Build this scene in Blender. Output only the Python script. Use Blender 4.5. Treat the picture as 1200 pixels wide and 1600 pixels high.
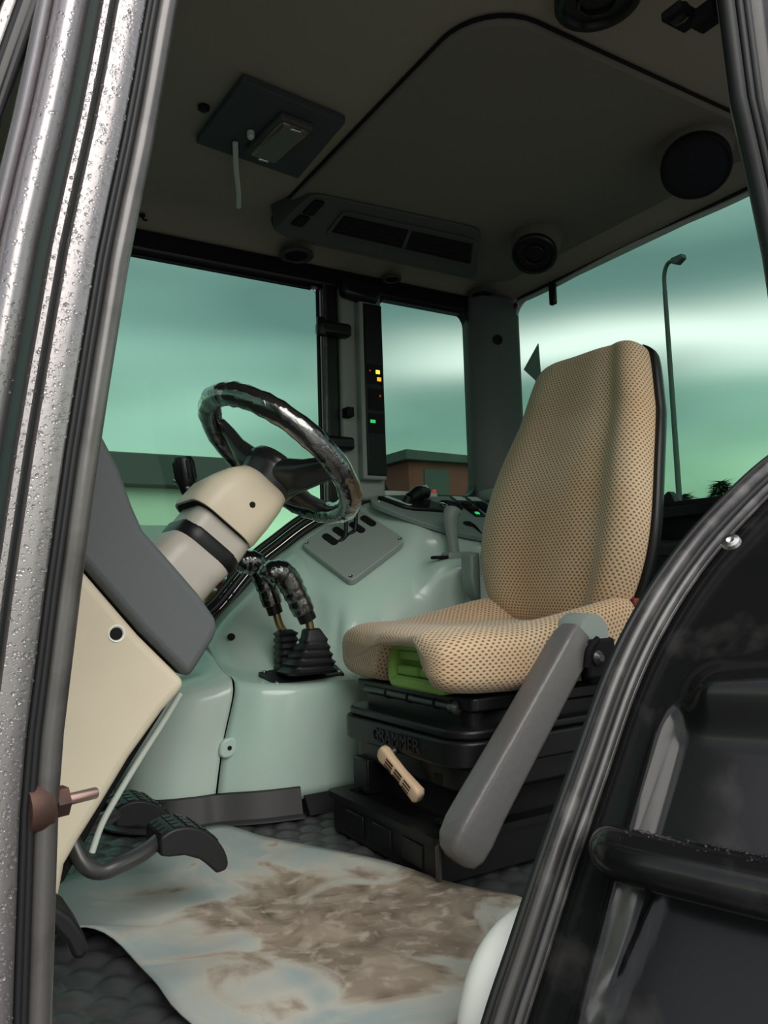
import bpy, bmesh, math, random
from mathutils import Vector, Matrix
random.seed(7)
for o in list(bpy.data.objects): bpy.data.objects.remove(o)
S = bpy.context.scene
col = S.collection
V = Vector
PI = math.pi

# ------------------------------------------------------------------ camera
# cab coordinates in metres: x towards the rear of the tractor, y across the cab from the open door, z up from the cab floor
cam_d = bpy.data.cameras.new('camera'); cam = bpy.data.objects.new('camera', cam_d); col.objects.link(cam)
cam_d.sensor_fit = 'VERTICAL'; cam_d.sensor_height = 36; cam_d.lens = 1220/1600*36
cam_d.clip_start = .02; cam_d.clip_end = 500
yaw, pitch, roll = math.radians(31.5), math.radians(5.0), math.radians(1.7)
fw = V((math.sin(yaw)*math.cos(pitch), math.cos(yaw)*math.cos(pitch), math.sin(pitch)))
r0 = V((math.cos(yaw), -math.sin(yaw), 0)); u0 = r0.cross(fw)
rr = r0*math.cos(roll)-u0*math.sin(roll); uu = u0*math.cos(roll)+r0*math.sin(roll)
cam.matrix_world = Matrix(((rr.x,uu.x,-fw.x,0),(rr.y,uu.y,-fw.y,-.6),(rr.z,uu.z,-fw.z,.5),(0,0,0,1)))
S.camera = cam

# ------------------------------------------------------------------ world, added lamp, exposure
W = bpy.data.worlds.new('overcast_sky'); S.world = W; W.use_nodes = True
nt = W.node_tree; N = nt.nodes; L = nt.links; N.clear()
out = N.new('ShaderNodeOutputWorld'); bg = N.new('ShaderNodeBackground'); L.new(bg.outputs[0], out.inputs[0])
tc = N.new('ShaderNodeTexCoord'); sep = N.new('ShaderNodeSeparateXYZ'); L.new(tc.outputs['Generated'], sep.inputs[0])
ramp = N.new('ShaderNodeValToRGB'); L.new(sep.outputs['Z'], ramp.inputs[0])
cr = ramp.color_ramp
stops = [(0.0,(.50,.52,.50)),(.05,(.80,.92,.72)),(.11,(1.02,1.18,.90)),(.18,(.74,.86,.82)),(.32,(.58,.66,.70)),(.45,(.56,.62,.66)),(1.0,(1.25,1.27,1.30))]
while len(cr.elements) < len(stops): cr.elements.new(.5)
for e,(p,c) in zip(cr.elements, stops): e.position = p; e.color = (*c,1)
mp = N.new('ShaderNodeMapping'); mp.inputs['Scale'].default_value = (1.6,1.6,7); L.new(tc.outputs['Generated'], mp.inputs[0])
nz = N.new('ShaderNodeTexNoise'); nz.inputs['Scale'].default_value = 1.3; nz.inputs['Detail'].default_value = 1.2; L.new(mp.outputs[0], nz.inputs[0])
cr2 = N.new('ShaderNodeValToRGB'); L.new(nz.outputs[0], cr2.inputs[0])
cr2.color_ramp.elements[0].position = .36; cr2.color_ramp.elements[0].color = (.72,.74,.76,1)
cr2.color_ramp.elements[1].position = .70; cr2.color_ramp.elements[1].color = (1.75,1.62,1.62,1)
mx = N.new('ShaderNodeMix'); mx.data_type = 'RGBA'; mx.blend_type = 'MULTIPLY'; mx.inputs[0].default_value = 1
L.new(ramp.outputs[0], mx.inputs[6]); L.new(cr2.outputs[0], mx.inputs[7]); 
# a long pale cloud bank low over the yard behind the tractor
def wm(op, a, b=None):
    n = N.new('ShaderNodeMath'); n.operation = op
    for i, v in enumerate((a, b)):
        if v is None: continue
        if isinstance(v, (int,float)): n.inputs[i].default_value = v
        else: L.new(v, n.inputs[i])
    return n.outputs[0]
az = wm('ADD', wm('MULTIPLY', sep.outputs['X'], .86), wm('MULTIPLY', sep.outputs['Y'], .50))
azr = N.new('ShaderNodeMapRange'); azr.interpolation_type = 'SMOOTHSTEP'; azr.inputs[1].default_value = .78; azr.inputs[2].default_value = .93; L.new(az, azr.inputs[0])
tilt = wm('ADD', wm('SUBTRACT', sep.outputs['Z'], .262), wm('MULTIPLY', wm('SUBTRACT', nz.outputs[0], .5), .10))
bank = wm('POWER', 2.718, wm('MULTIPLY', wm('MULTIPLY', tilt, tilt), -1000.0))
bank = wm('MULTIPLY', bank, azr.outputs[0])
mb = N.new('ShaderNodeMix'); mb.data_type = 'RGBA'; L.new(bank, mb.inputs[0]); L.new(mx.outputs[2], mb.inputs[6]); mb.inputs[7].default_value = (3.1,2.15,2.4,1)
L.new(mb.outputs[2], bg.inputs[0])
bg.inputs[1].default_value = 1.15
added_sun_d = bpy.data.lights.new('added_sun','SUN'); added_sun_d.energy = 2.9; added_sun_d.angle = math.radians(50); added_sun_d.color = (1,.95,.88)  # broad soft lamp added from the door side; the overcast sky has none
added_sun = bpy.data.objects.new('added_sun', added_sun_d); col.objects.link(added_sun)
added_sun.rotation_euler = V((-.10,-.78,.62)).to_track_quat('Z','Y').to_euler(); added_sun.location = (0,-3,4)
S.view_settings.view_transform = 'Standard'; S.view_settings.look = 'None'
S.view_settings.exposure = 0.0; S.view_settings.gamma = 1; S.view_settings.use_curve_mapping = False

# ------------------------------------------------------------------ materials
def sock(b, n): return b.inputs[n]
def mat(name, c, rough=.5, metal=0, spec=.5, coat=0, bump=None, vary=None, trans=0, emit=None, ior=None):
    m = bpy.data.materials.new(name); m.use_nodes = True; t = m.node_tree; b = t.nodes['Principled BSDF']
    b.inputs['Base Color'].default_value = (*c,1); b.inputs['Roughness'].default_value = rough
    b.inputs['Metallic'].default_value = metal; b.inputs['Specular IOR Level'].default_value = spec
    b.inputs['Coat Weight'].default_value = coat; b.inputs['Coat Roughness'].default_value = .08
    b.inputs['Transmission Weight'].default_value = trans
    if ior: b.inputs['IOR'].default_value = ior
    if emit: b.inputs['Emission Color'].default_value = (*emit[0],1); b.inputs['Emission Strength'].default_value = emit[1]
    co = t.nodes.new('ShaderNodeTexCoord')
    if bump:
        n = t.nodes.new('ShaderNodeTexNoise'); n.inputs['Scale'].default_value = bump[0]; n.inputs['Detail'].default_value = 3
        t.links.new(co.outputs['Object'], n.inputs[0])
        bp = t.nodes.new('ShaderNodeBump'); bp.inputs['Strength'].default_value = bump[1]; bp.inputs['Distance'].default_value = bump[2] if len(bump)>2 else .002
        t.links.new(n.outputs[0], bp.inputs['Height']); t.links.new(bp.outputs[0], b.inputs['Normal'])
    if vary:                                   # (scale, second colour, low, high)
        n = t.nodes.new('ShaderNodeTexNoise'); n.inputs['Scale'].default_value = vary[0]; n.inputs['Detail'].default_value = 5
        t.links.new(co.outputs['Object'], n.inputs[0])
        r = t.nodes.new('ShaderNodeValToRGB'); r.color_ramp.elements[0].position = vary[2]; r.color_ramp.elements[1].position = vary[3]
        r.color_ramp.elements[0].color = (*c,1); r.color_ramp.elements[1].color = (*vary[1],1)
        t.links.new(n.outputs[0], r.inputs[0]); t.links.new(r.outputs[0], b.inputs['Base Color'])
    return m
def glass_mat(name, tint, gloss=.04):
    m = bpy.data.materials.new(name); m.use_nodes = True; t = m.node_tree; t.nodes.clear()
    o = t.nodes.new('ShaderNodeOutputMaterial'); x = t.nodes.new('ShaderNodeMixShader'); a = t.nodes.new('ShaderNodeBsdfTransparent'); g = t.nodes.new('ShaderNodeBsdfGlossy')
    a.inputs[0].default_value = (*tint,1); g.inputs['Roughness'].default_value = .02
    fr = t.nodes.new('ShaderNodeFresnel'); fr.inputs[0].default_value = 1.2
    t.links.new(fr.outputs[0], x.inputs[0]); t.links.new(a.outputs[0], x.inputs[1]); t.links.new(g.outputs[0], x.inputs[2]); t.links.new(x.outputs[0], o.inputs[0])
    return m
def wrap_mat(name):
    m = glass_mat(name,(.93,.95,.94)); t = m.node_tree; x = [n for n in t.nodes if n.type == 'MIX_SHADER'][0]
    co = t.nodes.new('ShaderNodeTexCoord'); n = t.nodes.new('ShaderNodeTexNoise'); n.inputs['Scale'].default_value = 26; n.inputs['Detail'].default_value = 4; n.inputs['Distortion'].default_value = 1.5
    t.links.new(co.outputs['Object'], n.inputs[0]); b = t.nodes.new('ShaderNodeBump'); b.inputs['Strength'].default_value = .55; b.inputs['Distance'].default_value = .006
    t.links.new(n.outputs[0], b.inputs['Height'])
    g = [q for q in t.nodes if q.type in ('BSDF_GLOSSY',)][0]; g.inputs['Roughness'].default_value = .12; t.links.new(b.outputs[0], g.inputs['Normal'])
    f = [q for q in t.nodes if q.type == 'FRESNEL'][0]; f.inputs[0].default_value = 1.45; t.links.new(b.outputs[0], f.inputs['Normal'])
    r = t.nodes.new('ShaderNodeValToRGB'); r.color_ramp.elements[0].position = .0; r.color_ramp.elements[0].color = (.09,.09,.09,1); r.color_ramp.elements[1].position = .32
    t.links.new(f.outputs[0], r.inputs[0]); t.links.new(r.outputs[0], x.inputs[0])
    return m
def fabric_mat(name):
    m = bpy.data.materials.new(name); m.use_nodes = True; t = m.node_tree; b = t.nodes['Principled BSDF']; ns, lk = t.nodes, t.links
    uv = ns.new('ShaderNodeUVMap'); sp = ns.new('ShaderNodeSeparateXYZ'); lk.new(uv.outputs[0], sp.inputs[0])
    def m2(op, a, bb=None):
        n = ns.new('ShaderNodeMath'); n.operation = op
        for i, v in enumerate((a, bb)):
            if v is None: continue
            if isinstance(v, (int,float)): n.inputs[i].default_value = v
            else: lk.new(v, n.inputs[i])
        return n.outputs[0]
    sx, sy = .0112, .0068
    v = m2('DIVIDE', sp.outputs['Y'], sy); row = m2('FLOOR', v); odd = m2('MODULO', row, 2.0); odd = m2('ABSOLUTE', odd)
    u = m2('ADD', m2('DIVIDE', sp.outputs['X'], sx), m2('MULTIPLY', odd, .5))
    fu = m2('SUBTRACT', m2('FRACT', u), .5); fv = m2('MULTIPLY', m2('SUBTRACT', m2('FRACT', v), .5), sy/sx*1.25)
    d = m2('SQRT', m2('ADD', m2('MULTIPLY', fu, fu), m2('MULTIPLY', fv, fv)))
    rp = ns.new('ShaderNodeValToRGB'); lk.new(d, rp.inputs[0])
    rp.color_ramp.elements[0].position = .17; rp.color_ramp.elements[0].color = (.17,.085,.040,1)
    rp.color_ramp.elements[1].position = .31; rp.color_ramp.elements[1].color = (.52,.41,.275,1)
    co = ns.new('ShaderNodeTexCoord'); n = ns.new('ShaderNodeTexNoise'); n.inputs['Scale'].default_value = 5; n.inputs['Detail'].default_value = 3; lk.new(co.outputs['Object'], n.inputs[0])
    r2 = ns.new('ShaderNodeValToRGB'); r2.color_ramp.elements[0].position = .35; r2.color_ramp.elements[1].position = .7
    r2.color_ramp.elements[0].color = (1,1,1,1); r2.color_ramp.elements[1].color = (.92,.80,.70,1); lk.new(n.outputs[0], r2.inputs[0])
    mxn = ns.new('ShaderNodeMix'); mxn.data_type = 'RGBA'; mxn.blend_type = 'MULTIPLY'; mxn.inputs[0].default_value = 1
    lk.new(rp.outputs[0], mxn.inputs[6]); lk.new(r2.outputs[0], mxn.inputs[7]); lk.new(mxn.outputs[2], b.inputs['Base Color'])
    bp = ns.new('ShaderNodeBump'); bp.inputs['Strength'].default_value = .6; bp.inputs['Distance'].default_value = .0015; lk.new(rp.outputs[0], bp.inputs['Height']); lk.new(bp.outputs[0], b.inputs['Normal'])
    b.inputs['Roughness'].default_value = .85; b.inputs['Specular IOR Level'].default_value = .2; b.inputs['Sheen Weight'].default_value = .25
    return m
def paper_mat(name):
    m = bpy.data.materials.new(name); m.use_nodes = True; t = m.node_tree; b = t.nodes['Principled BSDF']; ns, lk = t.nodes, t.links
    co = ns.new('ShaderNodeTexCoord')
    def noise(s, det=4, dist=0, off=(0,0,0)):
        mp = ns.new('ShaderNodeMapping'); mp.inputs['Location'].default_value = off; lk.new(co.outputs['Object'], mp.inputs[0])
        n = ns.new('ShaderNodeTexNoise'); n.inputs['Scale'].default_value = s; n.inputs['Detail'].default_value = det; n.inputs['Distortion'].default_value = dist
        lk.new(mp.outputs[0], n.inputs[0]); return n.outputs[0]
    def rmp(src, p0, c0, p1, c1):
        r = ns.new('ShaderNodeValToRGB'); r.color_ramp.elements[0].position = p0; r.color_ramp.elements[1].position = p1
        r.color_ramp.elements[0].color = (*c0,1); r.color_ramp.elements[1].color = (*c1,1); lk.new(src, r.inputs[0]); return r.outputs[0]
    def mix(fac, a, bb):
        x = ns.new('ShaderNodeMix'); x.data_type = 'RGBA'; lk.new(fac, x.inputs[0]); lk.new(a, x.inputs[6]); lk.new(bb, x.inputs[7]); return x.outputs[2]
    base = rmp(noise(6,4), .35, (.265,.325,.325), .7, (.38,.42,.40))
    tan = rmp(noise(9,7,.6,(3,1,0)), .3, (.40,.34,.26), .7, (.56,.51,.43))
    mud = rmp(noise(16,8,1.0,(1,5,0)), .3, (.125,.092,.066), .72, (.33,.27,.21))
    # dried mud lies where the driver's boots stand: a worn patch round the middle of the sheet
    g = ns.new('ShaderNodeVectorMath'); g.operation = 'DISTANCE'; lk.new(co.outputs['Object'], g.inputs[0]); g.inputs[1].default_value = (.10,-.09,0)
    nn = noise(6,9,.9,(0,2,0))
    dist = ns.new('ShaderNodeMath'); dist.operation = 'SUBTRACT'; lk.new(nn, dist.inputs[0])
    sc = ns.new('ShaderNodeMath'); sc.operation = 'MULTIPLY'; lk.new(g.outputs['Value'], sc.inputs[0]); sc.inputs[1].default_value = 1.15; lk.new(sc.outputs[0], dist.inputs[1])
    f1 = rmp(dist.outputs[0], .08, (0,0,0), .30, (1,1,1)); f2 = rmp(dist.outputs[0], .205, (0,0,0), .285, (.95,.95,.95))
    fine = rmp(noise(38,6,.5,(4,4,0)), .52, (1,1,1), .70, (.35,.35,.35))
    f3 = ns.new('ShaderNodeMath'); f3.operation = 'MULTIPLY'; lk.new(f2, f3.inputs[0]); lk.new(fine, f3.inputs[1])
    lk.new(mix(f3.outputs[0], mix(f1, base, tan), mud), b.inputs['Base Color'])
    bp = ns.new('ShaderNodeBump'); bp.inputs['Strength'].default_value = .25; bp.inputs['Distance'].default_value = .004; lk.new(noise(18,5,.4), bp.inputs['Height']); lk.new(bp.outputs[0], b.inputs['Normal'])
    b.inputs['Roughness'].default_value = .62; b.inputs['Specular IOR Level'].default_value = .3
    return m
M = dict(
 paint=mat('wet_dark_paint',(.30,.28,.285),.33,.86,.5,bump=(200,.05)),
 gloss=mat('black_gloss_paint',(.006,.0065,.0068),.19,0,.30,coat=.08,bump=(7,.06,.01),vary=(14,(.035,.034,.033),.56,.80)),
 sealp=mat('weathered_grey_seal',(.085,.08,.077),.26,.25,.8,bump=(50,.12),vary=(25,(.05,.047,.045),.45,.7)),
 brightt=mat('bright_wet_trim',(.75,.74,.76),.18,.9),
 groove=mat('green_black_groove',(.012,.028,.024),.5,0,.2),
 seal=mat('black_rubber_seal',(.030,.028,.028),.28,0,.6,bump=(40,.12),vary=(22,(.095,.09,.088),.5,.72)),
 rubber=mat('black_rubber',(.011,.012,.0125),.45,0,.3),
 quilt=mat('quilted_floor_rubber',(.040,.044,.045),.36,0,.5,bump=(90,.2),vary=(12,(.06,.062,.06),.5,.8)),
 head=mat('headliner_cloth',(.29,.262,.22),.95,0,.1,bump=(300,.3)),
 headp=mat('headliner_panel',(.18,.168,.145),.9,0,.15,bump=(300,.3)),
 acp=mat('dark_grey_moulding',(.062,.068,.066),.6,0,.3),
 plate=mat('charcoal_plate',(.055,.062,.066),.7,0,.25),
 black=mat('black_plastic',(.006,.0065,.007),.36,0,.28),
 blackm=mat('matt_black',(.008,.008,.009),.8,0,.2),
 console=mat('pale_mint_plastic',(.42,.585,.505),.18,0,.5,bump=(25,.03),vary=(2.6,(.49,.585,.53),.42,.62)),
 panelg=mat('grey_console_panel',(.27,.315,.295),.42,0,.45,bump=(220,.08)),
 switchp=mat('dark_green_grey_panel',(.20,.25,.235),.45,0,.4),
 greyp=mat('mid_grey_plastic',(.24,.265,.25),.5,0,.4),
 pillar=mat('pillar_grey_plastic',(.085,.10,.097),.6,0,.35),
 beige=mat('beige_plastic',(.62,.55,.42),.42,0,.4,bump=(40,.05),vary=(4,(.55,.47,.35),.45,.75)),
 beiged=mat('warm_grey_plastic',(.42,.39,.34),.38,0,.45),
 pad=mat('dark_grey_pad',(.095,.105,.108),.62,0,.35,bump=(180,.18)),
 wheel=mat('steering_black',(.02,.021,.021),.27,0,.5,bump=(40,.25)),
 fabric=fabric_mat('dotted_seat_fabric'),
 green=mat('green_plastic',(.18,.33,.06),.4,0,.4),
 tan=mat('tan_plastic',(.66,.48,.32),.45,0,.4),
 arm=mat('textured_grey_plastic',(.135,.128,.128),.36,0,.5,bump=(70,.35,.003)),
 brass=mat('brassy_metal',(.30,.22,.10),.35,.9),
 chrome=mat('bright_screw_metal',(.7,.7,.68),.25,1),
 steel=mat('steel_rod',(.06,.06,.06),.28,.4),
 rust=mat('rusty_metal',(.11,.05,.035),.6,.5,bump=(60,.4),vary=(30,(.05,.03,.025),.4,.7)),
 pin=mat('pinkish_steel',(.62,.42,.36),.35,.9),
 white=mat('white_plastic',(.80,.84,.78),.35,0,.4),
 lens=mat('dome_lamp_lens',(.10,.07,.055),.2,0,.5,coat=.4),
 strip=mat('pale_strip',(.5,.55,.5),.5),
 paper=paper_mat('dirty_paper_sheet'),
 glass=glass_mat('green_tinted_glass',(.49,.665,.585)),
 wrap=wrap_mat('crinkled_clear_wrap'),
 drop=mat('water_drop',(1,1,1),.02,0,.5,trans=1,ior=1.33),
 tarmac=mat('wet_tarmac',(.07,.07,.068),.35,0,.5,bump=(4,.2),vary=(.6,(.12,.12,.115),.4,.7)),
 orange=mat('orange_lens',(.75,.26,.03),.3), redd=mat('dark_red_button',(.12,.012,.008),.5), red=mat('red_lens',(.45,.03,.02),.25),
 roofd=mat('dark_roof',(.05,.055,.05),.7), wallp=mat('pale_wall',(.62,.68,.55),.8), wallg=mat('grey_wall',(.3,.32,.3),.8), redb=mat('dark_red_boards',(.16,.035,.025),.8),
 leaf=mat('conifer_green',(.10,.17,.04),.8,vary=(6,(.18,.26,.07),.4,.7)), bark=mat('bark',(.08,.06,.04),.9), leafd=mat('far_tree_green',(.05,.09,.05),.9),
 ledy=mat('yellow_light',(.6,.5,.02),.4,emit=((1,.8,.05),1.6)), ledo=mat('orange_light',(.6,.15,.02),.4,emit=((1,.22,.03),2.2)), ledg=mat('green_light',(.02,.4,.1),.4,emit=((.05,.8,.2),.6)), ledr=mat('red_light',(.5,.06,.03),.4,emit=((1,.1,.05),.25)),
 grille=mat('speaker_grille',(.010,.011,.015),.75,0,.2,bump=(500,.6)),
 sticker=mat('pale_sticker',(.55,.62,.58),.4),
)

# ------------------------------------------------------------------ builders
WO = {}                                          # world origin of each object
def tag(o, label=None, cat=None, group=None, kind=None):
    if label: o['label'] = label
    if cat: o['category'] = cat
    if group: o['group'] = group
    if kind: o['kind'] = kind
    return o
def thing(name, loc, label=None, cat=None, group=None, kind=None):
    e = bpy.data.objects.new(name, None); col.objects.link(e); e.location = loc; e.empty_display_size = .05; WO[e.name] = V(loc)
    return tag(e, label, cat, group, kind)
def mesh(name, vs, fs, m, parent=None, smooth=True, bevel=0, seg=3, sub=0, solid=0, uvs=None, sharp=None):
    vs = [V(v) for v in vs]
    lo = V([min(v[i] for v in vs) for i in range(3)]); hi = V([max(v[i] for v in vs) for i in range(3)]); c = (lo+hi)/2
    me = bpy.data.meshes.new(name); me.from_pydata([tuple(v-c) for v in vs], [], fs)
    if uvs:
        ul = me.uv_layers.new(name='UVMap')
        for p in me.polygons:
            for li in p.loop_indices: ul.data[li].uv = uvs[li] if len(uvs)==len(me.loops) else uvs[me.loops[li].vertex_index]
    bm = bmesh.new(); bm.from_mesh(me); bmesh.ops.recalc_face_normals(bm, faces=bm.faces); bm.to_mesh(me); bm.free()
    me.materials.append(M[m] if isinstance(m, str) else m)
    if smooth:
        for p in me.polygons: p.use_smooth = True
        if sharp is not None: me.set_sharp_from_angle(angle=math.radians(sharp))
    o = bpy.data.objects.new(name, me); col.objects.link(o); WO[o.name] = c
    if parent: o.parent = parent; o.location = c-WO[parent.name]
    else: o.location = c
    if solid:
        d = o.modifiers.new('thickness','SOLIDIFY'); d.thickness = solid; d.offset = -1
    if bevel:
        d = o.modifiers.new('bevel','BEVEL'); d.width = bevel; d.segments = seg; d.limit_method = 'ANGLE'; d.angle_limit = math.radians(40); d.harden_normals = False
    if sub:
        d = o.modifiers.new('subdivision','SUBSURF'); d.levels = sub; d.render_levels = sub
    return o
def boxg(x0,x1,y0,y1,z0,z1):
    vs = [(x,y,z) for x in (x0,x1) for y in (y0,y1) for z in (z0,z1)]
    return vs, [(0,1,3,2),(4,6,7,5),(0,4,5,1),(2,3,7,6),(0,2,6,4),(1,5,7,3)]
def box(name,x0,x1,y0,y1,z0,z1,m,parent=None,bevel=.003,seg=2):
    v,f = boxg(x0,x1,y0,y1,z0,z1); return mesh(name,v,f,m,parent,smooth=True,bevel=bevel,seg=seg,sharp=40)
def frame_of(d):
    d = V(d).normalized(); a = V((0,0,1)) if abs(d.z)<.9 else V((0,1,0))
    s = d.cross(a).normalized(); return d, s, s.cross(d).normalized()
def obox(name, c, ax, hx, ay, hy, az, hz, m, parent=None, bevel=.003, seg=2):
    c, ax, ay, az = V(c), V(ax).normalized(), V(ay).normalized(), V(az).normalized()
    vs = [c+ax*i*hx+ay*j*hy+az*k*hz for i in (-1,1) for j in (-1,1) for k in (-1,1)]
    return mesh(name,vs,boxg(0,1,0,1,0,1)[1],m,parent,bevel=bevel,seg=seg,sharp=40)
def catmull(ps, n=6):
    ps = [V(p) for p in ps]; out = []
    for i in range(len(ps)-1):
        a = ps[i-1] if i else ps[0]*2-ps[1]; b, c = ps[i], ps[i+1]; d = ps[i+2] if i+2 < len(ps) else c*2-b
        for k in range(n):
            t = k/n; out.append(.5*((2*b)+(c-a)*t+(2*a-5*b+4*c-d)*t*t+(3*b-a-3*c+d)*t**3))
    out.append(ps[-1]); return out
def lerp_list(rs, n):
    o = []
    for i in range(n):
        t = i/(n-1)*(len(rs)-1); k = min(int(t), len(rs)-2); o.append(rs[k]*(1-(t-k))+rs[k+1]*(t-k))
    return o
def tubeg(ps, r, seg=10, closed=False, base=None, flat=1.0):
    ps = [V(p) for p in ps]; n = len(ps); rs = r if isinstance(r, (list,tuple)) else [r]*n
    if len(rs) != n: rs = lerp_list(list(rs), n)
    vs, fs = [], []; d0 = (ps[1]-ps[0]).normalized(); _, s, u = frame_of(d0)
    for i in range(n):
        if closed: d = (ps[(i+1)%n]-ps[i-1]).normalized()
        else: d = (ps[min(i+1,n-1)]-ps[max(i-1,0)]).normalized()
        s = (s-d*s.dot(d)).normalized(); u = s.cross(d)
        for k in range(seg):
            a = 2*PI*k/seg; vs.append(ps[i]+s*math.cos(a)*rs[i]+u*math.sin(a)*rs[i]*flat)
    m = n if closed else n-1
    for i in range(m):
        for k in range(seg):
            a, b = i*seg+k, i*seg+(k+1)%seg; c, d = ((i+1)%n)*seg+(k+1)%seg, ((i+1)%n)*seg+k; fs.append((a,b,c,d))
    if not closed: fs += [tuple(range(seg))[::-1], tuple(range((n-1)*seg, n*seg))]
    return vs, fs
def tube(name, ps, r, m, parent=None, seg=10, smooth=6, closed=False, flat=1.0):
    if smooth and len(ps) > 2 and not closed: ps = catmull(ps, smooth)
    v, f = tubeg(ps, r, seg, closed, flat=flat); return mesh(name, v, f, m, parent, sharp=60)
def lathe(name, prof, o, d, m, parent=None, seg=32, sharp=35):
    d, s, u = frame_of(d); o = V(o); vs, fs = [], []; n = len(prof)
    for r, h in prof:
        for k in range(seg):
            a = 2*PI*k/seg; vs.append(o+d*h+(s*math.cos(a)+u*math.sin(a))*max(r,1e-5))
    for i in range(n-1):
        for k in range(seg): fs.append((i*seg+k, i*seg+(k+1)%seg, (i+1)*seg+(k+1)%seg, (i+1)*seg+k))
    fs += [tuple(range(seg))[::-1], tuple(range((n-1)*seg, n*seg))]
    return mesh(name, vs, fs, m, parent, sharp=sharp)
def rrect(x0,x1,y0,y1,r,n=6):
    o = []
    for cx,cy,a0 in ((x1-r,y1-r,0),(x0+r,y1-r,90),(x0+r,y0+r,180),(x1-r,y0+r,270)):
        for k in range(n+1):
            a = math.radians(a0+90*k/n); o.append((cx+r*math.cos(a), cy+r*math.sin(a)))
    return o
def prism(name, poly, f3, h0, h1, m, parent=None, bevel=.003, seg=2, sharp=40):     # f3(u,v,h) -> point
    n = len(poly); vs = [f3(u,v,h0) for u,v in poly]+[f3(u,v,h1) for u,v in poly]
    fs = [tuple(range(n))[::-1], tuple(range(n,2*n))]+[(i,(i+1)%n,n+(i+1)%n,n+i) for i in range(n)]
    return mesh(name, vs, fs, m, parent, bevel=bevel, seg=seg, sharp=sharp)
XZ = lambda u,v,h: V((u,h,v)); XY = lambda u,v,h: V((u,v,h)); YZ = lambda u,v,h: V((h,u,v))
def ring(name, outer, inner, f3, h0, h1, m, parent=None, bevel=.002):               # plate with an opening; both loops have the same count
    n = len(outer); vs = [f3(*p,h) for h in (h0,h1) for lp in (outer,inner) for p in lp]; fs = []
    for i in range(n):
        j = (i+1)%n; a,b,c,d = i,j,n+j,n+i; fs += [(a,b,c,d),(2*n+d,2*n+c,2*n+b,2*n+a),(a,2*n+a,2*n+b,b),(d,c,2*n+c,2*n+d)]
    return mesh(name, vs, fs, m, parent, sharp=40)
def grid_mesh(name, rows, m, parent=None, solid=0, uv=None, closed_u=False, caps=False, sharp=None):
    nr, nc = len(rows), len(rows[0]); vs = [p for r in rows for p in r]; fs = []
    for i in range(nr-1):
        for j in range(nc if closed_u else nc-1):
            k = (j+1)%nc; fs.append((i*nc+j, i*nc+k, (i+1)*nc+k, (i+1)*nc+j))
    if caps: fs += [tuple(range(nc))[::-1], tuple(range((nr-1)*nc, nr*nc))]
    luv = None
    if uv:
        luv = []
        for f in fs:
            js = [v % nc for v in f]; wrap = closed_u and len(f)==4 and max(js)-min(js) > nc//2
            for v in f:
                i, j = divmod(v, nc); luv.append(uv(i, nc if (wrap and j == 0) else j))
    return mesh(name, vs, fs, m, parent, solid=solid, uvs=luv, sharp=sharp)
def drops(name, pts, parent=None, rmin=.0007, rmax=.0022):
    vs, fs = [], []
    for p, n in pts:
        r = rmin+(rmax-rmin)*random.random()**2.2; d, s, u = frame_of(n); b = len(vs); p = V(p)
        for rad, h in ((1,0),(.72,.5)):
            for k in range(6):
                a = PI*k/3; vs.append(p+(s*math.cos(a)+u*math.sin(a))*r*rad+d*h*r)
        vs.append(p+d*r*.75)
        for k in range(6):
            j = (k+1)%6; fs += [(b+k,b+j,b+6+j,b+6+k),(b+6+k,b+6+j,b+12)]
    o = mesh(name, vs, fs, 'drop', parent); o['kind'] = 'stuff'; return o
def interp(tab, x):
    if x <= tab[0][0]: return tab[0][1]
    for (a,b),(c,d) in zip(tab, tab[1:]):
        if x <= c: return b+(d-b)*(x-a)/(c-a)
    return tab[-1][1]

# ------------------------------------------------------------------ outdoors ground
gv = [(-80,-60,-1.15),(120,-60,-1.15),(120,120,-1.15),(-80,120,-1.15)]
tag(mesh('ground', gv+[(x,y,z-.1) for x,y,z in gv], [(0,1,2,3),(4,7,6,5),(0,4,5,1),(1,5,6,2),(2,6,7,3),(3,7,4,0)], 'tarmac', smooth=False), 'wet grey yard ground outside the cab','ground', kind='structure')

# ------------------------------------------------------------------ floor: quilted rubber
def quilt(x, y):
    v = (x*.80+y*.60)/.046; u = (-x*.60+y*.80)/.054; j = math.floor(v); u += .5*(j % 2)
    fu, fv = u-math.floor(u), v-math.floor(v)
    return .0085*(math.sin(PI*fu)**.6)*(math.sin(PI*fv)**.6)
st = .0062; nx = int(1.5/st); ny = int(1.48/st)
rows = [[V((-.12+i*st, .0+j*st, quilt(-.12+i*st, j*st)-.0085)) for j in range(ny+1)] for i in range(nx+1)]
flo = grid_mesh('floor', rows, 'quilt'); tag(flo,'black quilted rubber cab floor','floor',kind='structure')
box('floor_plate',-.3,1.8,-.02,1.48,-.09,-.012,'black',flo)

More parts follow.
